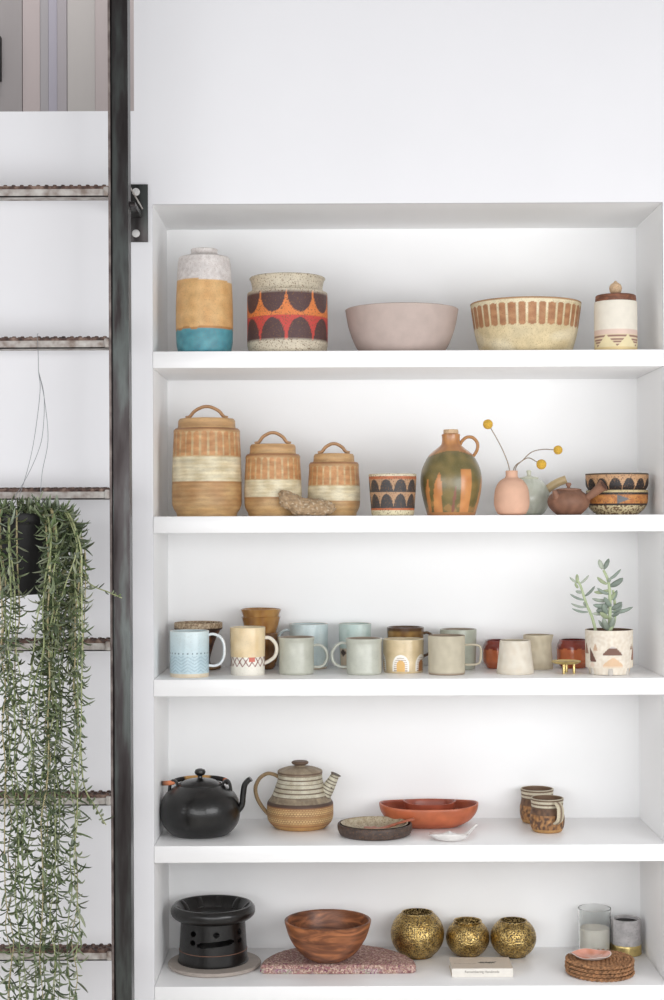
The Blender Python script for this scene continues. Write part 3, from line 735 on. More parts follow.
for i, (pr, h0, a, b, lab) in enumerate(cups):
    o = vessel('glazed_cup', pr, k, M['gloss'], 1.3, 2, loc=s.loc + Vector((0, 0, h0 * k)), colf=bcf(a, b), shape=wav(.018 if i else 0, 1.0))
    tag(o, lab, 'cup', 'stack of brown glazed cups')
bl = col(196, 212, 212)
def cf(th, h, sd):
    if sd == 'r' : return col(214, 192, 168)
    if h < 3: return col(206, 186, 160)
    return mixc(col(186, 204, 206), col(206, 220, 220), .5 + nz(th, h, 2.5, 5))
mug(308.8, 18.5, 19.4, 47.5, 'pale blue mug behind the grey mug, handle to the left', cf, M['glaze'], Y=.246, hnd=[(17.5, 40), (23, 41), (28.5, 37), (31, 28), (29.5, 18), (24, 11), (17.5, 9)], az=PI, ra=1.5, rb=2.4, hc=col(204, 220, 224))
gy = col(184, 186, 174)
def gcf(rim=(160, 142, 122), body=(182, 183, 168)):
    def cf(th, h, sd):
        if sd == 'r': return col(*rim)
        if sd == 'i': return col(150, 134, 116)
        return mixc(col(*body), col(*[x + 8 for x in body]), .5 + nz(th, h, 3, 2))
    return cf
def flp(hw, H): return [(hw * .9, 0), (hw * .95, 1.2), (hw * .95, H - 4), (hw * .99, H - 2), (hw, H)]
hr = [(17, 30.5), (23, 31), (28.5, 27), (31, 19.5), (29, 12), (24, 7.5), (17, 7.5)]
mug(296.4, 0, 0, 0, 'small grey mug with its handle right, before the blue mug', gcf(), M['glaze'], Y=onz(296, 675.5, SH[3]).y + .039, hnd=hr, prof=flp(18.4, 39.5), ra=1.5, rb=2.3, hc=gy)
def cf(th, h, sd):
    if sd == 'r': return col(210, 196, 172)
    if sd == 'o' and h < 22 and th < .1:
        if abs(th + .9) < .3 and abs(h - 17) < 4 - abs(th + .9) * 12: return col(70, 50, 44)
        if abs(th + .9) < .4: return col(206, 186, 160)
    if h < 3: return col(196, 172, 140)
    return mixc(col(176, 198, 192), col(198, 212, 206), .5 + nz(th, h, 2.5, 7))
mug(355.2, 15, 16.3, 47, 'pale blue tumbler without handle behind the left-handled grey mug', cf, M['glaze'], Y=.245, cat='tumbler', name='tumbler', group=None, seg=120, step=1.2)
mug(364, 0, 0, 0, 'grey green mug with its handle turned left', gcf((168, 154, 136), (186, 188, 174)), M['glaze'], Y=onz(364, 675.6, SH[3]).y + .038, hnd=[(17, 33), (23, 33.5), (29, 29), (32, 21), (30, 12.5), (24, 8), (17, 7.5)], az=PI, prof=flp(18.4, 38.5), ra=1.5, rb=2.3, hc=gy)
def cf(th, h, sd):
    if sd in 'r': return col(232, 220, 192)
    if sd == 'i': return col(222, 204, 168)
    def arch(c):
        x = (th - c) / .43; 
        if h < 1.8: return None
        y = (h - 1.8) / 18.5; d = math.sqrt(x * x + max(0, y - .35) ** 2 / .42) if y > .35 else abs(x)
        if d < 1.0:
            if d > .8: return col(244, 240, 232)
            if d > .5: return col(150, 126, 110) if (h % 2.3) < .9 else col(240, 232, 222)
            return col(228, 178, 90) if c < .5 else col(170, 112, 52)
        return None
    for c in (-.18, 1.02, 2.5, -1.5):
        a = arch(c)
        if a: return a
    return mixc(col(222, 200, 158), col(208, 184, 138), .5 + nz(th, h, 3, 4))
mug(403.4, 19.8, 20.4, 36.2, 'cream mug painted with white arches and ochre doors', cf, M['glaze'], py=673.6, seg=300, step=.5, cat='mug', hnd=None)
def cf(th, h, sd):
    if sd == 'r' or h > 41: return col(84, 56, 34)
    return mixc(col(160, 122, 58), col(120, 82, 40), .5 + nz(th, h, 3, 6))
mug(405.5, 16, 18.6, 44, 'amber brown mug with a dark rim, behind the arch mug', cf, M['gloss'], Y=.236, hnd=[(17, 37), (22, 38), (27, 34), (28, 26), (25, 17), (17, 12)], az=.05, ra=1.6, rb=2.4, hc=col(96, 66, 40))
mug(446.6, 0, 0, 0, 'taupe mug with a square loop handle', lambda th, h, sd: col(172, 152, 132) if sd in 'r' else (col(160, 142, 122) if h < 2.2 or sd == 'i' else mixc(col(188, 178, 154), col(198, 188, 164), .5 + nz(th, h, 3, 2))), M['matte'],
    Y=onz(447, 675.7, SH[3]).y + .039, hnd=[(17, 31), (24, 31.5), (30.5, 31), (33.8, 28.5), (34.4, 21), (33, 12.5), (29.5, 10.3), (23, 9.8), (17, 10)], prof=[(17.6, 0), (18.3, 1.2), (18.2, 3), (18.4, 39), (18.4, 41.5)], ra=1.2, rb=2.4, hc=col(192, 182, 158))
mug(458.4, 17, 18.3, 42.5, 'sage grey mug behind the taupe mug, handle hidden', gcf((150, 150, 130), (168, 172, 156)), M['glaze'], py=670.4)
def rcf(th, h, sd):
    if sd == 'i' or sd == 'r': return col(112, 36, 30)
    return col(138, 50, 34) if h > 20.5 + .6 * sin(th * 7) else mixc(col(210, 112, 58), col(188, 92, 46), .5 + nz(th, h, 3, 2))
def facet(th, r, z):
    a = ((th + .2) % (PI / 4)) - PI / 8; q = cos(PI / 8) / cos(a); q = .5 + .5 * q; return (r * q * sin(th), -r * q * cos(th), z)
rp = [(12.5, 0), (13.5, 1), (16.4, 6), (17, 12), (16.8, 23), (14.8, 28), (14.4, 30)]
mug(499.6, 13, 14, 30, 'faceted red brown cup by the cream tapered cup', rcf, M['gloss'], Y=.232, prof=rp, cat='cup', name='faceted_cup', group='faceted red brown cups', shape=facet, step=1.2)
mug(573.6, 13, 14, 30, 'faceted red brown cup beside the succulent planter', rcf, M['gloss'], Y=.238, prof=rp, cat='cup', name='faceted_cup', group='faceted red brown cups', shape=facet, step=1.2)
ccf = lambda th, h, sd: mixc(col(226, 218, 202), col(216, 204, 184), .5 + nz(th, h, 3, 2)) if sd != 'i' else col(190, 176, 152)
mug(515.2, 18.4, 15.2, 35.8, 'cream tapered cup, wider at its foot, in front', ccf, M['matte'], py=675.2, prof=[(18, 0), (18.6, 1), (18.4, 4), (16.6, 20), (15.2, 35.8)], cat='cup', name='tapered_cup', group='cream tapered cups')
def spout(th, r, z):
    g = max(0, z / Spot(0, 3, .2).k - 27) / 8; a = th - 1.45; b = math.exp(-(a / .3) ** 2) * g * 2.4 * .0022
    return ((r + b) * sin(th), -(r + b) * cos(th), z)
mug(537.2, 15.8, 13.4, 36, 'beige pourer cup with a small spout, behind the cream cup', lambda th, h, sd: mixc(col(208, 196, 170), col(194, 180, 152), .5 + nz(th, h, 3, 2)) if sd != 'i' else col(172, 156, 130), M['matte'], py=670, prof=[(15.6, 0), (16, 1), (15.6, 4), (14.4, 22), (13.6, 36)], cat='pourer', name='pouring_cup', group=None, shape=spout)
# brass stand
s = Spot(566.2, 3, .105); e = empty('brass_dish', s.loc); tag(e, 'small three-legged round brass dish beside the planter', 'dish')
k = s.k
lathe('dish_top', [(0, 9.4, 1), (11, 9.4), (14.2, 10.8), (14.8, 12), (14.2, 12.4, 1), (12.5, 11.4), (0, 10.8)], k, M['brass'], e)
for a in (-2.0, -.6, 1.4):
    lathe('leg', [(0, 0, 1), (1.2, 0, 1), (1.4, 1), (1.2, 9.6), (0, 9.6)], k, M['brass'], e, loc=(cos(a) * 8.5 * k, sin(a) * 8.5 * k, 0), seg=14)
# planter + succulent
s = Spot(609.2, 3, Y=onz(609, 675.8, SH[3]).y + .044); k = s.k; pe = empty('potted_succulent', s.loc); tag(pe, 'grey-leaved succulent in a footed cream pot with brown patches', 'plant')
rp_ = random.Random(5)
patches = [(-.02, 27, .42, 5.2, (128, 94, 80)), (0, 15, .42, 4.6, (222, 186, 148)), (-.98, 22, .16, 8, (112, 76, 64)), (-.78, 31, .1, 4, (206, 170, 140)), (1.2, 24, .22, 8, (150, 108, 88)), (.98, 31, .08, 3, (140, 96, 74)), (1.45, 14, .3, 6, (222, 190, 150)), (-1.4, 29, .2, 6, (160, 120, 100)),
           (2.2, 25, .4, 6, (130, 94, 80)), (-2.3, 20, .4, 6, (128, 94, 80)), (3.0, 14, .4, 5, (222, 190, 150)), (-.95, 12, .15, 3, (224, 200, 180))]
def cf(th, h, sd):
    if sd == 'r': return col(206, 160, 122)
    if sd == 'i': return col(110, 80, 60)
    for c, hc, w_, hh, cc in patches:
        u = (th - c) / w_; v = (h - hc) / hh
        if c == -.98: u += v * .6
        if abs(u) < 1 and -.95 < v < 1 - abs(u) ** 1.4 * 1.7: return col(*cc) if not (c == -.02 and v > .6) else col(206, 196, 190)
    return mixc(col(234, 224, 208), col(222, 208, 188), .5 + nz(th, h, 8, 2))
pb = vessel('pot', [(21, 8.6), (23, 9), (23.4, 11), (23.6, 46), (23.6, 48)], k, M['matte'], 1.8, 12, parent=pe, seg=240, colf=cf, step=.8)
for i in range(6):
    a = i * PI / 3 + .42
    lathe('foot', [(0, 0, 1), (2.8, 0, 1), (3.1, .6), (3.1, 9.2), (0, 9.2)], k, M['matte'], pe, loc=(cos(a) * 18 * k, sin(a) * 18 * k, 0), seg=24, colf=lambda *a: col(196, 189, 180))
lathe('soil', [(0, 44.5), (12, 45), (21.5, 44)], k, M['soil'], pe, seg=32)
for c_ in pe.children: c_.scale = (1, 1, .9); c_.location.z *= .9
pcn = s.loc
def Q(px, py, dy=0): return P(px, py, s.Y + dy) - pcn
def fat(mb, a, b, wd, c, th_=.55):
    a = Vector(a); b = Vector(b); n = 7; pts = [a.lerp(b, i / n) + Vector((0, 0, (sin(PI * i / n) * -.08) * (b - a).length)) for i in range(n + 1)]
    rr = [wd * (.28 + .8 * math.sin(PI * (.06 + .88 * i / n)) ** .8) * (1 if i < n else .3) for i in range(n + 1)]
    d = (b - a).normalized(); bn = d.cross(Vector((0, 1, 0))); bn = bn.normalized() if bn.length > .01 else Vector((1, 0, 0))
    sv, sf = sweep_data(pts, [x * th_ for x in rr], rr, bn, 8); mb.add(sv, sf, c)
lg = [col(146, 156, 140), col(128, 142, 128), col(164, 172, 154), col(112, 124, 112), col(154, 166, 126)]
def branch(stem, leaves, sc):
    mb = MB(); pts = cr3([Q(*a) for a in stem], 6); sv, sf = sweep_data(pts, [sc * (1 - .35 * i / len(pts)) for i in range(len(pts))], [sc * (1 - .35 * i / len(pts)) for i in range(len(pts))], (0, 1, 0), 8)
    mobj('stem', sv, sf, M['fleaf'], pe, colors=[col(176, 190, 146)] * len(sv))
    for (x0, y0, x1, y1, wd, dy) in leaves: fat(mb, Q(x0, y0, dy * .3), Q(x1, y1, dy), wd * .76 * k, rp_.choice(lg))
    mb.build('leaves', M['fleaf'], pe, colors=True)
branch([(596.5, 634, 0), (592, 617, 0), (586, 603, 0), (581, 587, 0), (577.5, 580, 0)],
       [(577.5, 583, 577, 574, 2.2, 0), (578, 583, 569.5, 577, 1.5, .004), (580, 583.5, 589, 575, 1.5, .0), (578, 588, 575, 583, 1.8, -.004), (583, 592, 575.5, 591, 2.0, 0), (585, 596, 595, 586, 1.8, .0), (585, 600, 570, 594, 1.5, 0), (587, 607, 571, 603.5, 1.5, -.004), (588, 612, 572, 608.5, 1.5, .004), (586, 606, 583.5, 602, 1.6, -.01)], .0035)
branch([(609, 634, 0), (610, 612, 0), (609.5, 590, 0), (608, 580, 0), (603.5, 570, 0)],
       [(603, 569, 599, 559.5, 3.0, 0), (603.5, 569, 609, 558.5, 2.8, .002), (608, 580, 621, 569, 1.9, 0), (610, 586, 623, 578, 3.6, -.004), (607, 584, 597, 577, 2.2, .004), (608, 582, 610.5, 578, 2, -.008),
        (609, 590, 594, 592, 2.4, .004), (609, 594, 597, 588, 2.0, -.006), (610, 600, 592, 598.5, 2.2, 0), (610, 604, 593, 605, 3.0, -.01), (608, 606, 596, 611, 3.6, -.006), (609, 611, 592, 613.5, 2.2, 0), (607, 614, 603, 604, 3.4, -.012), (611, 609, 622, 602, 3.2, -.004), (611, 612, 633, 607, 2.4, 0), (606, 629, 598.5, 620, 2.0, -.006),
        (611, 606, 604, 597, 3.0, -.014), (610, 600, 615, 592, 2.4, .008), (609, 618, 600, 612, 3, -.012), (612, 616, 620, 611, 2.4, -.01)], .0042)
branch([(608, 634, -.006), (614, 622, -.004), (615, 606, .006), (613, 590, .01)], [(614, 612, 622, 604, 3.0, .006), (613, 600, 617, 590, 2.4, .012), (608, 630, 603, 618, 3.6, -.014), (610, 628, 614, 617, 3.4, -.014)], .004)

# ------------------------------------------------------------------ shelf 4
s = Spot(200.2, 4, .128); k = s.k; ke = empty('black_kettle', s.loc); tag(ke, 'round black clay kettle with a rattan-wrapped bail handle', 'kettle'); fit(ke, .873)
lathe('body', [(0, .6, 1), (22, .6), (26, 0), (30, 2), (37.5, 12), (40, 25), (39, 36), (34.5, 46), (27, 53), (22, 56), (21.5, 57.5), (20, 57, 1), (0, 56)], k, M['iron'], ke, seg=96)
ld = lathe('lid', [(20.5, 57), (20, 58), (14, 61.5), (5, 63.4), (2.4, 64), (2.2, 66), (4.8, 68), (5.6, 70.5), (4.6, 73.2), (2, 74.4), (0, 74.6)], k, M['iron'], ke, seg=64)
handle(ke, [(36, 24), (42, 33), (43.5, 46), (45, 56), (48.5, 61.5), (51.5, 63.5)], k, -.12, 3.0, 3.2, M['iron'], None, 'spout')
for sx in (-1, 1):   # lugs
    x = 24.5 * sx; q = [Vector(((x - 3 * sx) * k, 0, 52 * k)), Vector(((x - 1 * sx) * k, 0, 58.5 * k)), Vector(((x + 2.5 * sx) * k, 0, 61 * k)), Vector(((x + 5 * sx) * k, 0, 57 * k)), Vector(((x + 6.5 * sx) * k, 0, 48 * k))]
    sweep('lug', cr3(q, 5), 1.6 * k, 2.8 * k, (0, 1, 0), M['iron'], ke)
# bail folded back
q = []
for i in range(25):
    a = PI * i / 24; q.append(Vector((-cos(a) * 27 * k - (10 * k if False else 0), sin(a) * 26 * k, (58.5 + 1 * sin(a)) * k)))
q = [Vector((-38 * k, -.010, 58.5 * k)), Vector((-31 * k, -.006, 58.5 * k))] + q
wr_ = MB(); wc = []
sv, sf = sweep_data(q, 2.5 * k, 2.7 * k, (0, 0, 1), 10)
def bcol(i):
    t = i / len(q)
    if i < 1: return col(30, 26, 24)
    if i < 4: return col(230, 136, 86)
    if i < 6: return col(34, 28, 26)
    if 8 < i < 17: return col(206, 152, 76)
    if i >= len(q) - 4 and i < len(q) - 2: return col(206, 112, 66)
    return col(34, 28, 26)
mobj('bail_handle', sv, sf, M['matte'], ke, colors=[bcol(i // 10) for i in range(len(sv))])
# stoneware teapot
s = Spot(300.2, 4, .205); k = s.k; te = empty('stoneware_teapot', s.loc); tag(te, 'brown stoneware teapot with cream rings and a textured tan band', 'teapot'); fit(te, .904)
def cf(th, h, sd):
    if h < 5: return col(194, 148, 84)
    if h < 27:
        if h > 25: return col(88, 62, 50)
        u = cell(th + (h // 2.1 % 2) * .045, 70); v = (h % 2.1) / 2.1
        dots = abs(u) < .26 and .2 < v < .75 and 8 < h < 24.5 and not 15 < h < 16.8
        base = mixc(col(164, 112, 66), col(190, 142, 84), .5 + .8 * sin(h * .9 + .5))
        return col(214, 180, 118) if dots else mixc(base, col(104, 74, 52), .25 if 8 < h < 25 else 0)
    if h < 29.5: return col(82, 62, 52)
    if h < 35: return mixc(col(128, 112, 92), col(156, 140, 114), .5 + nz(th, h, 9, 2))
    r_ = (h - 35) % 4.6
    return col(104, 84, 66) if r_ < 1.1 else mixc(col(206, 200, 178), col(186, 176, 150), .5 + nz(th, h, 4, 2))
lathe('body', [(0, 0, 1), (25, 0, 1), (27, 1.5), (31.5, 7), (33, 13), (33, 25), (32, 28.5), (29, 33), (26.5, 39), (24.5, 45), (22.5, 52), (22, 58, 1), (0, 58)], k, M['stone'], te, seg=280, colf=cf, step=.7)
def lcf(th, h, sd): return col(104, 82, 66) if abs(h - 60.4) < .9 or h > 68.6 else mixc(col(164, 148, 122), col(136, 116, 94), .5 + nz(th, h, 5, 3))
lathe('lid', [(0, 58.2, 1), (22.2, 58.2, 1), (22.4, 60), (21.5, 62.5), (14, 65.5), (5.5, 66.5), (5, 67.5), (8, 69.5), (8.4, 71.5), (7, 72.4, 1), (0, 72.6)], k, M['stone'], te, colf=lcf, step=1)
handle(te, [(21, 54.5), (26, 57.5), (33, 58.5), (40.5, 53), (44.5, 43), (43, 32), (38, 22), (32, 14)], k, PI, 2.0, 4.0, M['stone'], col(150, 124, 86))
dsp = Vector((cos(-.12), sin(-.12), 0)); q = cr3([dsp * (x * k) + Vector((0, 0, h * k)) for x, h in [(23, 35), (28, 43), (32, 50.5), (36, 58.5)]], 8); n = len(q)
rs = [(8.4 - 4.4 * (i / (n - 1)) ** .8 + (1.6 if i == n - 1 else (.6 if i == n - 2 else 0))) * k for i in range(n)]
sp = sweep('spout', q, rs, rs, dsp.cross(Vector((0, 0, 1))), M['stone'], te, seg=18, colf=lambda v: col(84, 70, 56) if ((v.z + v.x * .5) / k) % 4.2 < 1.3 or v.z / k > 58 else col(206, 200, 176))
# plates
s = Spot(374.8, 4, py=841.5, hwb=35.5); k = s.k
o = vessel('rimmed_plate', [(33, 0), (35, 1), (36.9, 5), (37.3, 9.5), (37, 11)], k, M['speck'], 2, 2.6, loc=s.loc, colf=lambda th, h, sd: mixc(col(88, 72, 64), col(64, 50, 44), .5 + nz(th, h, 9, 1)))
tag(o, 'dark brown rimmed plate, lower of the nested pair', 'plate')
o = vessel('speckled_dish', [(20, 0), (22, .8), (30, 4), (33.8, 8.6)], k, M['speck'], 1.6, 1.6, loc=s.loc + Vector((-.001, .001, 3 * k)), colf=lambda th, h, sd: mixc(col(196, 184, 156), col(160, 142, 112), .4 + nz(th, h, 9, 3)) if sd in 'ir' else col(66, 52, 46))
tag(o, 'speckled cream dish nested inside the dark rimmed plate', 'dish')
def spoon(name, path, wfn, tfn, dish, m, label, cat, color=None, n=40, seg=16):
    """path: world points; flat sweep that is dished across its width"""
    p = cr3(path, 10); b0 = path[0].copy(); p = [x - b0 for x in p]; v = []; nn = len(p)
    for i, x in enumerate(p):
        t = i / (nn - 1); Tn = (p[min(i + 1, nn - 1)] - p[max(i - 1, 0)]).normalized(); S = Tn.cross(Vector((0, 0, 1))).normalized(); U = S.cross(Tn).normalized()
        ww, tt_, dh = wfn(t), tfn(t), dish(t)
        for j in range(seg):
            a = 2 * PI * j / seg; v.append(x + S * (ww * cos(a)) + U * (tt_ * sin(a) + dh * cos(a) ** 2))
    f = [(i * seg + j, i * seg + (j + 1) % seg, (i + 1) * seg + (j + 1) % seg, (i + 1) * seg + j) for i in range(nn - 1) for j in range(seg)]
    f += [tuple(range(seg - 1, -1, -1)), tuple((nn - 1) * seg + j for j in range(seg))]
    o = mobj(name, v, f, m, loc=b0, colors=[color or (1, 1, 1, 1)] * len(v), sharp=180); tag(o, label, cat); return o
zr = s.z
z4 = SH[4]; pp = [onz(366, 827.5, z4 + .0205), onz(371, 829, z4 + .0205), onz(381, 828.6, z4 + .022), P(393, 825, .122), P(404, 821.6, .126), P(414, 819, .13)]
spoon('wooden_spoon', pp, lambda t: .0048 + .0068 * math.exp(-((t - .2) / .16) ** 2) + .002 * t, lambda t: .0028, lambda t: .004 * math.exp(-((t - .2) / .14) ** 2), M['cherry'], 'reddish wooden spoon resting across the nested plates', 'spoon')
# boat tray
s = Spot(428.8, 4, .212); k = s.k
def boat(a, b): 
    def f(th, r, z):
        q = abs(sin(th)); ex = .35; sg = 1 if sin(th) > 0 else -1; x = r * sg * q ** .86 * a; y = -r * cos(th) * b * (1 + .06 * q ** 2)
        return (x, y, z * (1 + .10 * q ** 4))
    return f
tc_ = lambda th, h, sd: mixc(col(200, 104, 56), col(178, 86, 44), .5 + nz(th, h, 3, 2)) if sd != 'i' else mixc(col(178, 86, 50), col(152, 66, 40), .5 + nz(th, h, 3, 2))
o = vessel('oval_tray', [(27, 0), (31, .8), (41, 6), (47.5, 13.5), (49.4, 20), (49.6, 22)], k, M['tray'], 2, 3.5, loc=s.loc, colf=tc_, shape=boat(1, .64))
tag(o, 'long boat-shaped red clay tray holding a smaller oval dish', 'tray'); fit(o, .94)
s2 = Spot(430, 4, .215)
o = vessel('oval_dish', [(14, 0), (17, .8), (23, 8), (26.5, 18.5)], k, M['tray'], 1.6, 2, loc=s.loc + Vector((.002, .004, 4.4 * k)), colf=lambda th, h, sd: mixc(col(172, 80, 48), col(146, 62, 38), .5 + nz(th, h, 3, 2)), shape=boat(1, .7))
tag(o, 'small oval red clay dish sitting inside the boat-shaped tray', 'dish')
# white spoon rest
z4 = SH[4]
pp = [onz(431.5, 833, z4 + .008), onz(437, 837, z4 + .007), onz(447, 839, z4 + .0065), onz(458, 838.5, z4 + .0065), onz(466, 835.5, z4 + .009), P(472, 829, .08), P(477, 824, .085)]
spoon('spoon_rest', pp, lambda t: .0042 + .0175 * math.exp(-((t - .36) / .27) ** 4) * (1 if t < .8 else .8), lambda t: .0022 + .003 * math.exp(-((t - .4) / .25) ** 2), lambda t: .014 * math.exp(-((t - .36) / .25) ** 2), mat('white_shell_glaze', (232, 228, 224), .3, var=.12, vscale=50, bump=.5, bscale=90, coat=.3), 'white scoop-shaped ceramic spoon rest with an upturned tail', 'spoon rest')
# two striped mugs
def smug(cx, Y, label, az, ph):
    s = Spot(cx, 4, Y=Y); k = s.k; e = empty('striped_mug', s.loc); tag(e, label, 'mug', 'small brown mugs with cream stripes'); fit(e, .93)
    def cf(th, h, sd):
        if sd == 'r': return col(186, 176, 150)
        if sd == 'i': return col(110, 82, 58) if h > 22 else col(140, 102, 58)
        if h > 25:
            return col(206, 196, 170) if (h - 25) % 4.2 > 2.0 else col(104, 80, 60)
        if h > 19: return mixc(col(84, 60, 46), col(120, 86, 58), .5 + nz(th, h, 5, ph))
        if h > 4: return mixc(mixc(col(160, 110, 58), col(86, 58, 42), .5 + 2.2 * nz(th, h, 6, ph)), col(190, 140, 80), max(0, nz(th, h, 7, ph + 3)) * 1.5)
        return col(184, 138, 76)
    vessel('body', [(13.5, 0), (15, 1.5), (16.8, 7), (17.2, 16), (16, 22), (15.6, 26), (16.4, 35.5)], k, M['stone'], 1.7, 3, parent=e, seg=150, colf=cf, step=.8)
    handle(e, [(15, 31.5), (19, 32.5), (24, 29), (25, 22), (23, 15.5), (16.5, 11)], k, az, 1.5, 4.0, M['stone'], col(196, 184, 156), colf=lambda v: col(204, 192, 164) if abs(v.x * sin(az) * -1 + v.y * cos(az)) / k % 2.2 > .9 else col(110, 84, 62))
smug(537.2, .252, 'striped brown mug standing behind its twin', PI / 2 - .3, 3)
smug(547.2, .145, 'striped brown mug in front, striped handle facing forwards', -PI / 2 + .42, 8)

# ------------------------------------------------------------------ shelf 5
s = Spot(214.5, 5, .158); k = s.k
o = lathe('round_trivet', [(0, 0, 1), (44, 0, 1), (46, 1.2), (46.3, 3), (45.5, 4.2), (0, 4.2)], k, mat('warm_stone', (176, 164, 154), .6, var=.12, vscale=50, speck=.2, scol=(130, 116, 104), bump=.1), loc=s.loc, seg=96)
tag(o, 'flat round grey stone trivet under the black brazier', 'trivet')
zt = 4.35 * k; s = Spot(213.2, 5, .168); k = s.k
be = empty('clay_brazier', s.loc + Vector((0, 0, zt))); tag(be, 'black round clay brazier with flared rim, holes and slot', 'brazier'); fit(be, .95)
# body wall with real openings
def body_hole(th, h):
    if 31 < h < 37 and any((th - c) ** 2 * 900 + (h - 34) ** 2 < 9 for c in (-.57, .17, 1.0)): return True
    if any((th - c) ** 2 * 900 + (h - 25) ** 2 < 8.5 for c in (-.58, 1.0)): return True
    if -.42 < th < .76 and abs(h - 24 - th * 2.6) < 2.9 - (.0 if -.34 < th < .68 else 1.2): return True
    if th < -1.6 or th > 1.6: return (abs(cell(th, 9)) < .12 and abs(h - 32) < 2.4)
    return False
seg = 300; hs = [i * .62 for i in range(73)]; v = []; f = []
def br_r(h): return 34.3 - min(h, 46) * .055 + (1.0 if h < 1 else 0)
nh = len(hs)
for rr in (0, 1):
    for h in hs:
        for i in range(seg):
            th = 2 * PI * i / seg - PI; r = br_r(h) - rr * 2.6; v.append((r * k * sin(th), -r * k * cos(th), h * k))
def vid(l, a, i): return l * nh * seg + a * seg + i % seg
open_ = [[body_hole(2 * PI * (i + .5) / seg - PI, (hs[a] + hs[a + 1]) / 2) for i in range(seg)] for a in range(nh - 1)]
for a in range(nh - 1):
    for i in range(seg):
        if open_[a][i]: continue
        f.append((vid(0, a, i), vid(0, a, i + 1), vid(0, a + 1, i + 1), vid(0, a + 1, i))); f.append((vid(1, a, i), vid(1, a + 1, i), vid(1, a + 1, i + 1), vid(1, a, i + 1)))
        for (da, di, e0, e1) in ((0, 1, (a, i + 1), (a + 1, i + 1)), (0, -1, (a + 1, i), (a, i)), (1, 0, (a + 1, i + 1), (a + 1, i)), (-1, 0, (a, i), (a, i + 1))):
            na, ni = a + da, (i + di) % seg
            if na < 0 or na >= nh - 1 or open_[na][ni]: f.append((vid(0, *e0), vid(1, *e0), vid(1, *e1), vid(0, *e1)))
mobj('body', v, f, M['iron'], be, sharp=35)
lathe('fire_floor', [(0, 16, 1), (31.4, 16, 1), (31.4, 17.5, 1), (0, 17.5)], k, M['iron'], be)
lathe('seam_line', [(33.6, 12.2), (34.1, 12.5), (33.6, 12.9)], k, plain('seam', (140, 96, 74)), be, seg=96)
lathe('rim', [(32.2, 43), (37, 44.5), (41, 48), (42.2, 52), (41.2, 56), (39, 58.5), (37, 58.6), (35, 57), (31, 52), (28.5, 46.5), (27, 45, 1), (26.5, 43.5, 1), (32.2, 43)], k, M['iron'], be, seg=110)
for i in range(10):   # pot rests around the inside of the rim
    a = 2 * PI * i / 10 + .2; mb = MB()
    for (r0, r1, z0, z1) in ((29, 37, 47, 58.8),):
        c_, s_ = cos(a), sin(a); w2 = 3.6
        pts = []
        for r, z in ((29, 48.5), (31.5, 53), (35, 56.6), (36.5, 57.2)):
            pts.append(Vector((c_ * r * k, s_ * r * k, z * k)))
        sv, sf = sweep_data(pts, 1.4 * k, w2 * k, (-s_, c_, 0), 10); mb.add(sv, sf)
    mb.build('pot_rest', M['iron'], be)
lathe('grate_ring', [(18, 42), (20, 42), (20, 44), (18, 44), (18, 42)], k, M['iron'], be, seg=60)
for a in range(3):
    an = a * 2 * PI / 3 + .3; sv, sf = sweep_data([Vector((cos(an) * 18 * k, sin(an) * 18 * k, 43 * k)), Vector((cos(an) * 30 * k, sin(an) * 30 * k, 44 * k))], k, k, (0, 0, 1), 8); mobj('grate_arm', sv, sf, M['iron'], be)
# folded textile
y5 = onz(338, 974.3, SH[5]).y; s = Spot(338.3, 5, y5); k = s.k
R0 = 78 * k
def half(th, r, z):
    # outline: straight fold at the front, arc behind
    x = sin(th); y = -cos(th)
    if y < 0:
        a = math.atan2(x, -y) ; X = R0 * (abs(a) / (PI / 2)) ** .9 * (1 if a > 0 else -1); Yy = 0.002
        X = max(-R0 * .985, min(R0 * .985, X)); Yy = .004 * (abs(X) / R0) ** 8
    else:
        X = x * R0; Yy = y * R0 * 1.06
    cxm, cym = 0, R0 * .4
    q = r; j = 1 + .012 * mn.noise(Vector((X * 60, Yy * 60, z * 90)))
    return (cxm + (X - cxm) * q * j, cym + (Yy - cym) * q * j, z + (.0008 * mn.noise(Vector((X * 120, Yy * 120, 3))) if z > .002 else 0))
rows = [(0, 0, 'o', 0), (.97, 0, 'o', 0), (.995, .003, 'o', 0), (1.0, .006, 'o', 0), (.993, .0085, 'o', 0), (.985, .0095, 'o', 0), (.993, .0105, 'o', 0), (1.0, .013, 'o', 0), (.995, .0165, 'o', 0), (.97, .0188, 'o', 0), (.9, .0195, 'o', 0), (.75, .0195, 'o', 0), (.6, .0195, 'o', 0), (.45, .0195, 'o', 0), (.3, .0195, 'o', 0), (.15, .0195, 'o', 0), (0, .0195, 'o', 0)]
v, f, c = rings(rows, 180, half)
o = mobj('folded_mat', v, f, M['textile'], loc=s.loc, sharp=180); tag(o, 'pink and cream woven round mat folded in half under the wooden bowl', 'mat')
# wooden bowl
yb = onz(328, 963.7, SH[5] + .0203).y; s = Spot(327.9, 5, yb + .0315); k = s.k
o = vessel('wooden_bowl', [(13, 0), (16, .6), (28, 9), (37.5, 24), (42, 38), (43.2, 44.5)], k, M['acacia'], 2.6, 4, loc=s.loc + Vector((0, 0, .0203)))
fit(o, .885); tag(o, 'round acacia wood bowl with bold grain on the folded mat', 'bowl')
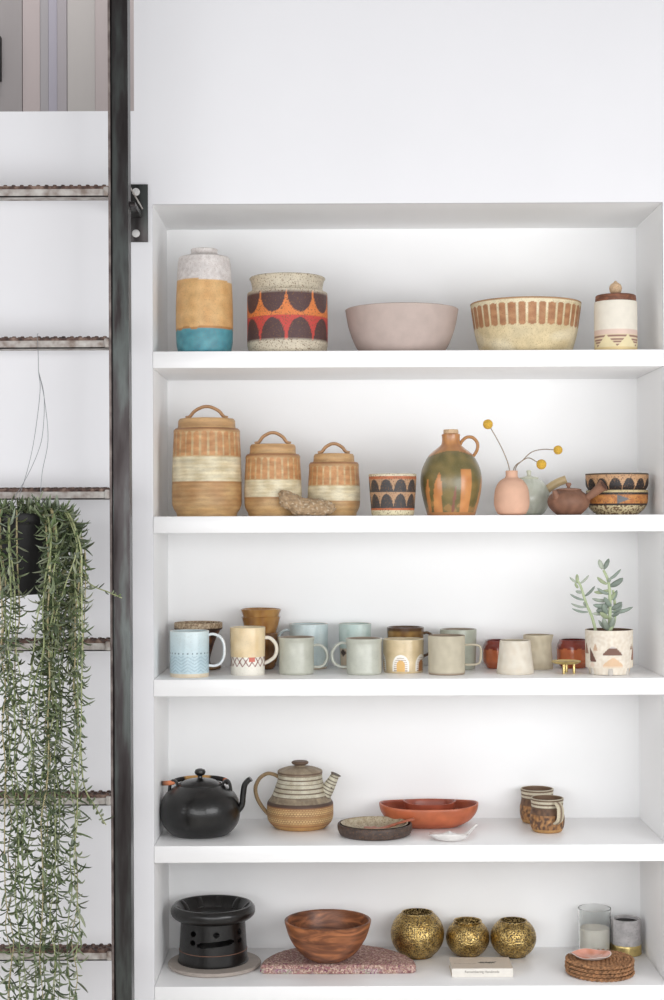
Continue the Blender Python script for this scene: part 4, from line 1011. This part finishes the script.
# brass globes
for cx, r, Y, lab, op_r, ct in ((417.5, 26.6, .226, 'largest pierced brass globe tealight holder', 16, 26), (467.8, 21.7, .236, 'smallest pierced brass globe, with a raised collar, in the middle', 13.5, 21), (513.3, 22.9, .228, 'pierced brass globe at the end beside the book', 14, 22)):
    s = Spot(cx, 5, Y); k = s.k; e = empty('pierced_globe', s.loc); tag(e, lab, 'candle holder', 'pierced brass globe candle holders'); fit(e, {26.6: .965, 21.7: .9, 22.9: .9}[r])
    H = r * 1.86; a0 = math.acos(min(1, .5)); pr = [(0, .3, 1), (r * .48, 0, 1), (r * .56, .6)]
    zc = r * .88
    for i in range(13):
        a = -1.02 + i * (math.acos(op_r / r) + 1.02) / 12; pr.append((r * cos(a), zc + r * sin(a) * 1.0))
    hr_ = pr[-1][1]
    pr += [(op_r - .3, hr_ + .9, 1), (op_r - 1.6, hr_ + .7)] if r != 21.7 else [(op_r + .8, hr_ + 1.2), (op_r + .2, hr_ + 2.2, 1), (op_r - 1.4, hr_ + 1.6)]
    lathe('globe', pr, k, M['perf'], e, seg=96, step=2)
    lathe('pierced_top', [(op_r - 1.2, hr_ + .6), (op_r * .5, hr_ + .3), (0, hr_)], k, M['perftop'], e, seg=64)
# book
y5 = onz(482, 977.4, SH[5]).y; s = Spot(482.4, 5, y5); k = s.k
bke = empty('small_book', s.loc, .0); tag(bke, 'small cream paperback book lying flat before the brass globes', 'book')
cvm = plain('book_cover', (214, 198, 180), .5); spm = plain('book_spine', (232, 226, 216), .5)
w2 = 30.5 * k; dp = .088; hk = .0185
mb = MB(); mb.box((-w2, .0012, hk - .0008), (w2, dp, hk), 0); mb.box((-w2, .0012, 0), (w2, dp, .0008), 0); mb.build('cover', cvm, bke)
mb = MB(); mb.box((-w2, 0, 0), (w2, .0012, hk), .0004); spn = mb.build('spine', spm, bke)
mb = MB(); mb.box((-w2 + .0015, .0013, .0009), (w2 - .0015, dp - .002, hk - .0009), 0); mb.build('pages', plain('paper', (238, 234, 226), .8), bke)
def text(parent, body, size, loc, rot, m, name):
    cu = bpy.data.curves.new(name, 'FONT'); cu.body = body; cu.size = size; cu.align_x = 'CENTER'; cu.align_y = 'CENTER'; cu.extrude = .00005
    to = bpy.data.objects.new(name, cu); C.objects.link(to); bpy.context.view_layer.update()
    me = bpy.data.meshes.new_from_object(to); bpy.data.objects.remove(to); me.materials.clear(); me.materials.append(m)
    o = bpy.data.objects.new(name, me); C.objects.link(o); o.parent = parent; o.location = loc; o.rotation_euler = rot; return o
ink = plain('grey_ink', (128, 120, 112), .7)
text(spn, 'Remembering Handmade', .0072, (-.001, -.0003, hk * .62), (PI / 2, 0, 0), ink, 'title')
text(spn, 'A Handmade Life', .0068, (-.034, dp * .45, hk + .0003), (0, 0, 0), plain('pale_ink', (176, 158, 140), .7), 'cover_title')
mb = MB(); r5 = random.Random(3); iy = dp * .52
sv, sf = sweep_data([Vector((-.006, iy, hk + .0003)), Vector((.008, iy + .002, hk + .0004)), Vector((.022, iy - .002, hk + .0003)), Vector((.034, iy + .006, hk + .0003))], .0008, .0003, (0, 0, 1), 6); mb.add(sv, sf)
for i in range(16):
    x = -.004 + i * .0021; a = r5.uniform(.5, 1.3) * (1 if i % 2 else -1); ln = .008
    p0 = Vector((x, iy, hk + .0003)); d_ = Vector((cos(a), sin(a), 0)); n_ = Vector((-d_.y, d_.x, 0)) * .0016
    mb.add([p0, p0 + d_ * ln * .5 + n_, p0 + d_ * ln, p0 + d_ * ln * .5 - n_], [(0, 3, 2, 1)])
mb.build('leaf_drawing', plain('green_black_ink', (66, 66, 54), .7), bke)
# glass candle
s = Spot(594.7, 5, .243); k = s.k; e = empty('glass_candle', s.loc); tag(e, 'clear glass tumbler half filled with cream candle wax', 'candle'); fit(e, .92)
vessel('glass', [(14.8, 0), (15.8, 1.5), (16.2, 25), (16.5, 49)], k, M['glass'], 1.1, 3, parent=e)
lathe('wax', [(0, 3.3, 1), (14.0, 3.3, 1), (14.6, 5), (14.8, 27), (14.2, 28.2), (5, 26.5), (0, 27)], k, M['wax'], e)
mb = MB(); 
for i, (px, h, a) in enumerate(((-4, 33, .25),)):
    sv, sf = sweep_data([Vector((-8 * k, -.024, 29.5 * k)), Vector((-2 * k, -.030, 31 * k)), Vector((7 * k, -.027, 34 * k))], .0004, .0022, (0, -1, .3), 8); mb.add(sv, sf)
# concrete candle
s = Spot(626.3, 5, .243); k = s.k; e = empty('concrete_candle', s.loc); tag(e, 'grey concrete tumbler candle with a brass foot band', 'candle'); fit(e, .84)
vessel('cup', [(13.8, 0), (14.4, .8), (14.6, 30), (14.3, 41)], k, M['concrete'], 2.2, 26, parent=e)
lathe('brass_band', [(14.6, .2), (15, .6), (15, 11.5), (14.6, 12)], k, M['brass'], e)
lathe('dark_wax', [(0, 36.5), (6, 37), (12, 38)], k, M['dark'], e, seg=40)
# seagrass coasters
y5 = onz(599.5, 981.8, SH[5]).y; s = Spot(599.4, 5, y5 + 30 * .00216); k = s.k
first = None
lbs = ['bottom woven seagrass coaster of the stack of four', 'second woven seagrass coaster from the bottom of the stack', 'third woven seagrass coaster from the bottom, below the top one', 'topmost woven seagrass coaster, carrying the pink shell dish']
th_c = 3.75 * k
mb = MB(); rad = 1.8 * k
for ri in range(9):
    R_ = (32.2 - ri * 3.6) * k
    if R_ < 1.5 * k: break
    nb = max(5, int(2 * PI * R_ / (4.6 * k)))
    for st_ in (0, PI):
        ns = nb * 6; pts = []
        for i in range(ns + 1):
            a = 2 * PI * i / ns; ph = a * nb / 2 * 1.0 + st_
            pts.append(Vector(((R_ + cos(ph) * rad * .55) * cos(a), (R_ + cos(ph) * rad * .55) * sin(a), rad + sin(ph) * rad * .5)))
        v = []; f = []
        for i, p in enumerate(pts):
            a = 2 * PI * i / ns; N_ = Vector((cos(a), sin(a), 0)); q_ = rad * (.62 + .14 * sin(a * nb * 1.0))
            for j in range(6): w_ = 2 * PI * j / 6; v.append(p + N_ * (q_ * cos(w_)) + Vector((0, 0, q_ * sin(w_))))
        for i in range(ns):
            for j in range(6): q2 = (j + 1) % 6; f.append((i * 6 + j, i * 6 + q2, (i + 1) * 6 + q2, (i + 1) * 6 + j))
        mb.add(v, f)
zmin = min(p[2] for p in mb.v); zmax = max(p[2] for p in mb.v)
mb.v = [(p[0], p[1], (p[2] - zmin) / (zmax - zmin) * th_c) for p in mb.v]
first = mb.build('woven_coaster', M['wicker'], loc=s.loc, sharp=180)
for i in range(4):
    o = first if i == 0 else first.copy()
    if i: C.objects.link(o)
    o.location = s.loc + Vector(((-.5 + i * .3) * k * (1 if i % 2 else -1), (i % 2) * .4 * k, i * (th_c + .00015))); o.rotation_euler = (0, 0, i * 1.1)
    tag(o, lbs[i], 'coaster', 'stack of woven seagrass coasters')
# pink shell dish
zz = 4 * (th_c + .00015); s2 = Spot(591.3, 5, s.Y - .006); k = s2.k
def shell(th, r, z):
    q = 1 + .05 * sin(3 * th + 1) + .03 * sin(5 * th); return (r * q * sin(th), -r * q * cos(th) * .92, z * (1 + .18 * sin(4 * th + .5)))
def cf(th, h, sd):
    if sd in 'or': return col(240, 224, 216)
    n = nz(th, h, 2.2, 4)
    return mixc(col(232, 160, 136), col(206, 124, 84), .5 + n * 2.4) if n < .25 else col(240, 214, 200)
o = vessel('shell_dish', [(9, 0), (11, .5), (17, 2.4), (20, 4.6)], k, M['gloss'], 1.0, 1.2, loc=s2.loc + Vector((0, 0, zz)), colf=cf, shape=shell, seg=96)
tag(o, 'pink and white shell-like dish on top of the coasters', 'dish')

# ------------------------------------------------------------------ light
sc = bpy.context.scene
wd = bpy.data.worlds.new('daylight'); sc.world = wd; wd.use_nodes = True
bg = wd.node_tree.nodes['Background']; bg.inputs[0].default_value = (.985, .99, 1.0, 1); bg.inputs[1].default_value = .45
def area(name, loc, target, sx, sy, power, c=(1, 1, 1)):
    l = bpy.data.lights.new(name, 'AREA'); l.shape = 'RECTANGLE'; l.size = sx; l.size_y = sy; l.energy = power; l.color = c
    o = bpy.data.objects.new(name, l); C.objects.link(o); o.location = loc
    o.rotation_euler = (Vector(target) - Vector(loc)).to_track_quat('-Z', 'Y').to_euler(); return o
area('right_fill', (1.75, -1.9, -.08), (.4, .1, .0), 1.5, .9, 25, (.975, .985, 1))  # added fill from the right, an assumed key direction; no known window there
area('left_fill', (-1.0, -2.0, -.05), (.6, .1, .0), 1.8, .9, 17, (.975, .985, 1))  # added fill from the left, lifts the niche's right side wall
area('rear_fill', (.45, -4.3, -.1), (.5, 0, .0), 2.4, 1.3, 38, (.975, .985, 1))  # added frontal fill behind the camera, brightens the niche back; no known window
area('loft_fill', (-.6, 1.0, 2.6), (-.3, 1.5, 1.4), .5, .5, 13, (1, .97, .95))  # added fill, brightens the wardrobe panels; no known lamp in the loft
sc.view_settings.view_transform = 'Standard'; sc.view_settings.look = 'None'; sc.view_settings.gamma = 1; sc.view_settings.exposure = 0
sc.view_settings.use_curve_mapping = False
sc.cycles.max_bounces = 8; sc.cycles.use_denoising = True
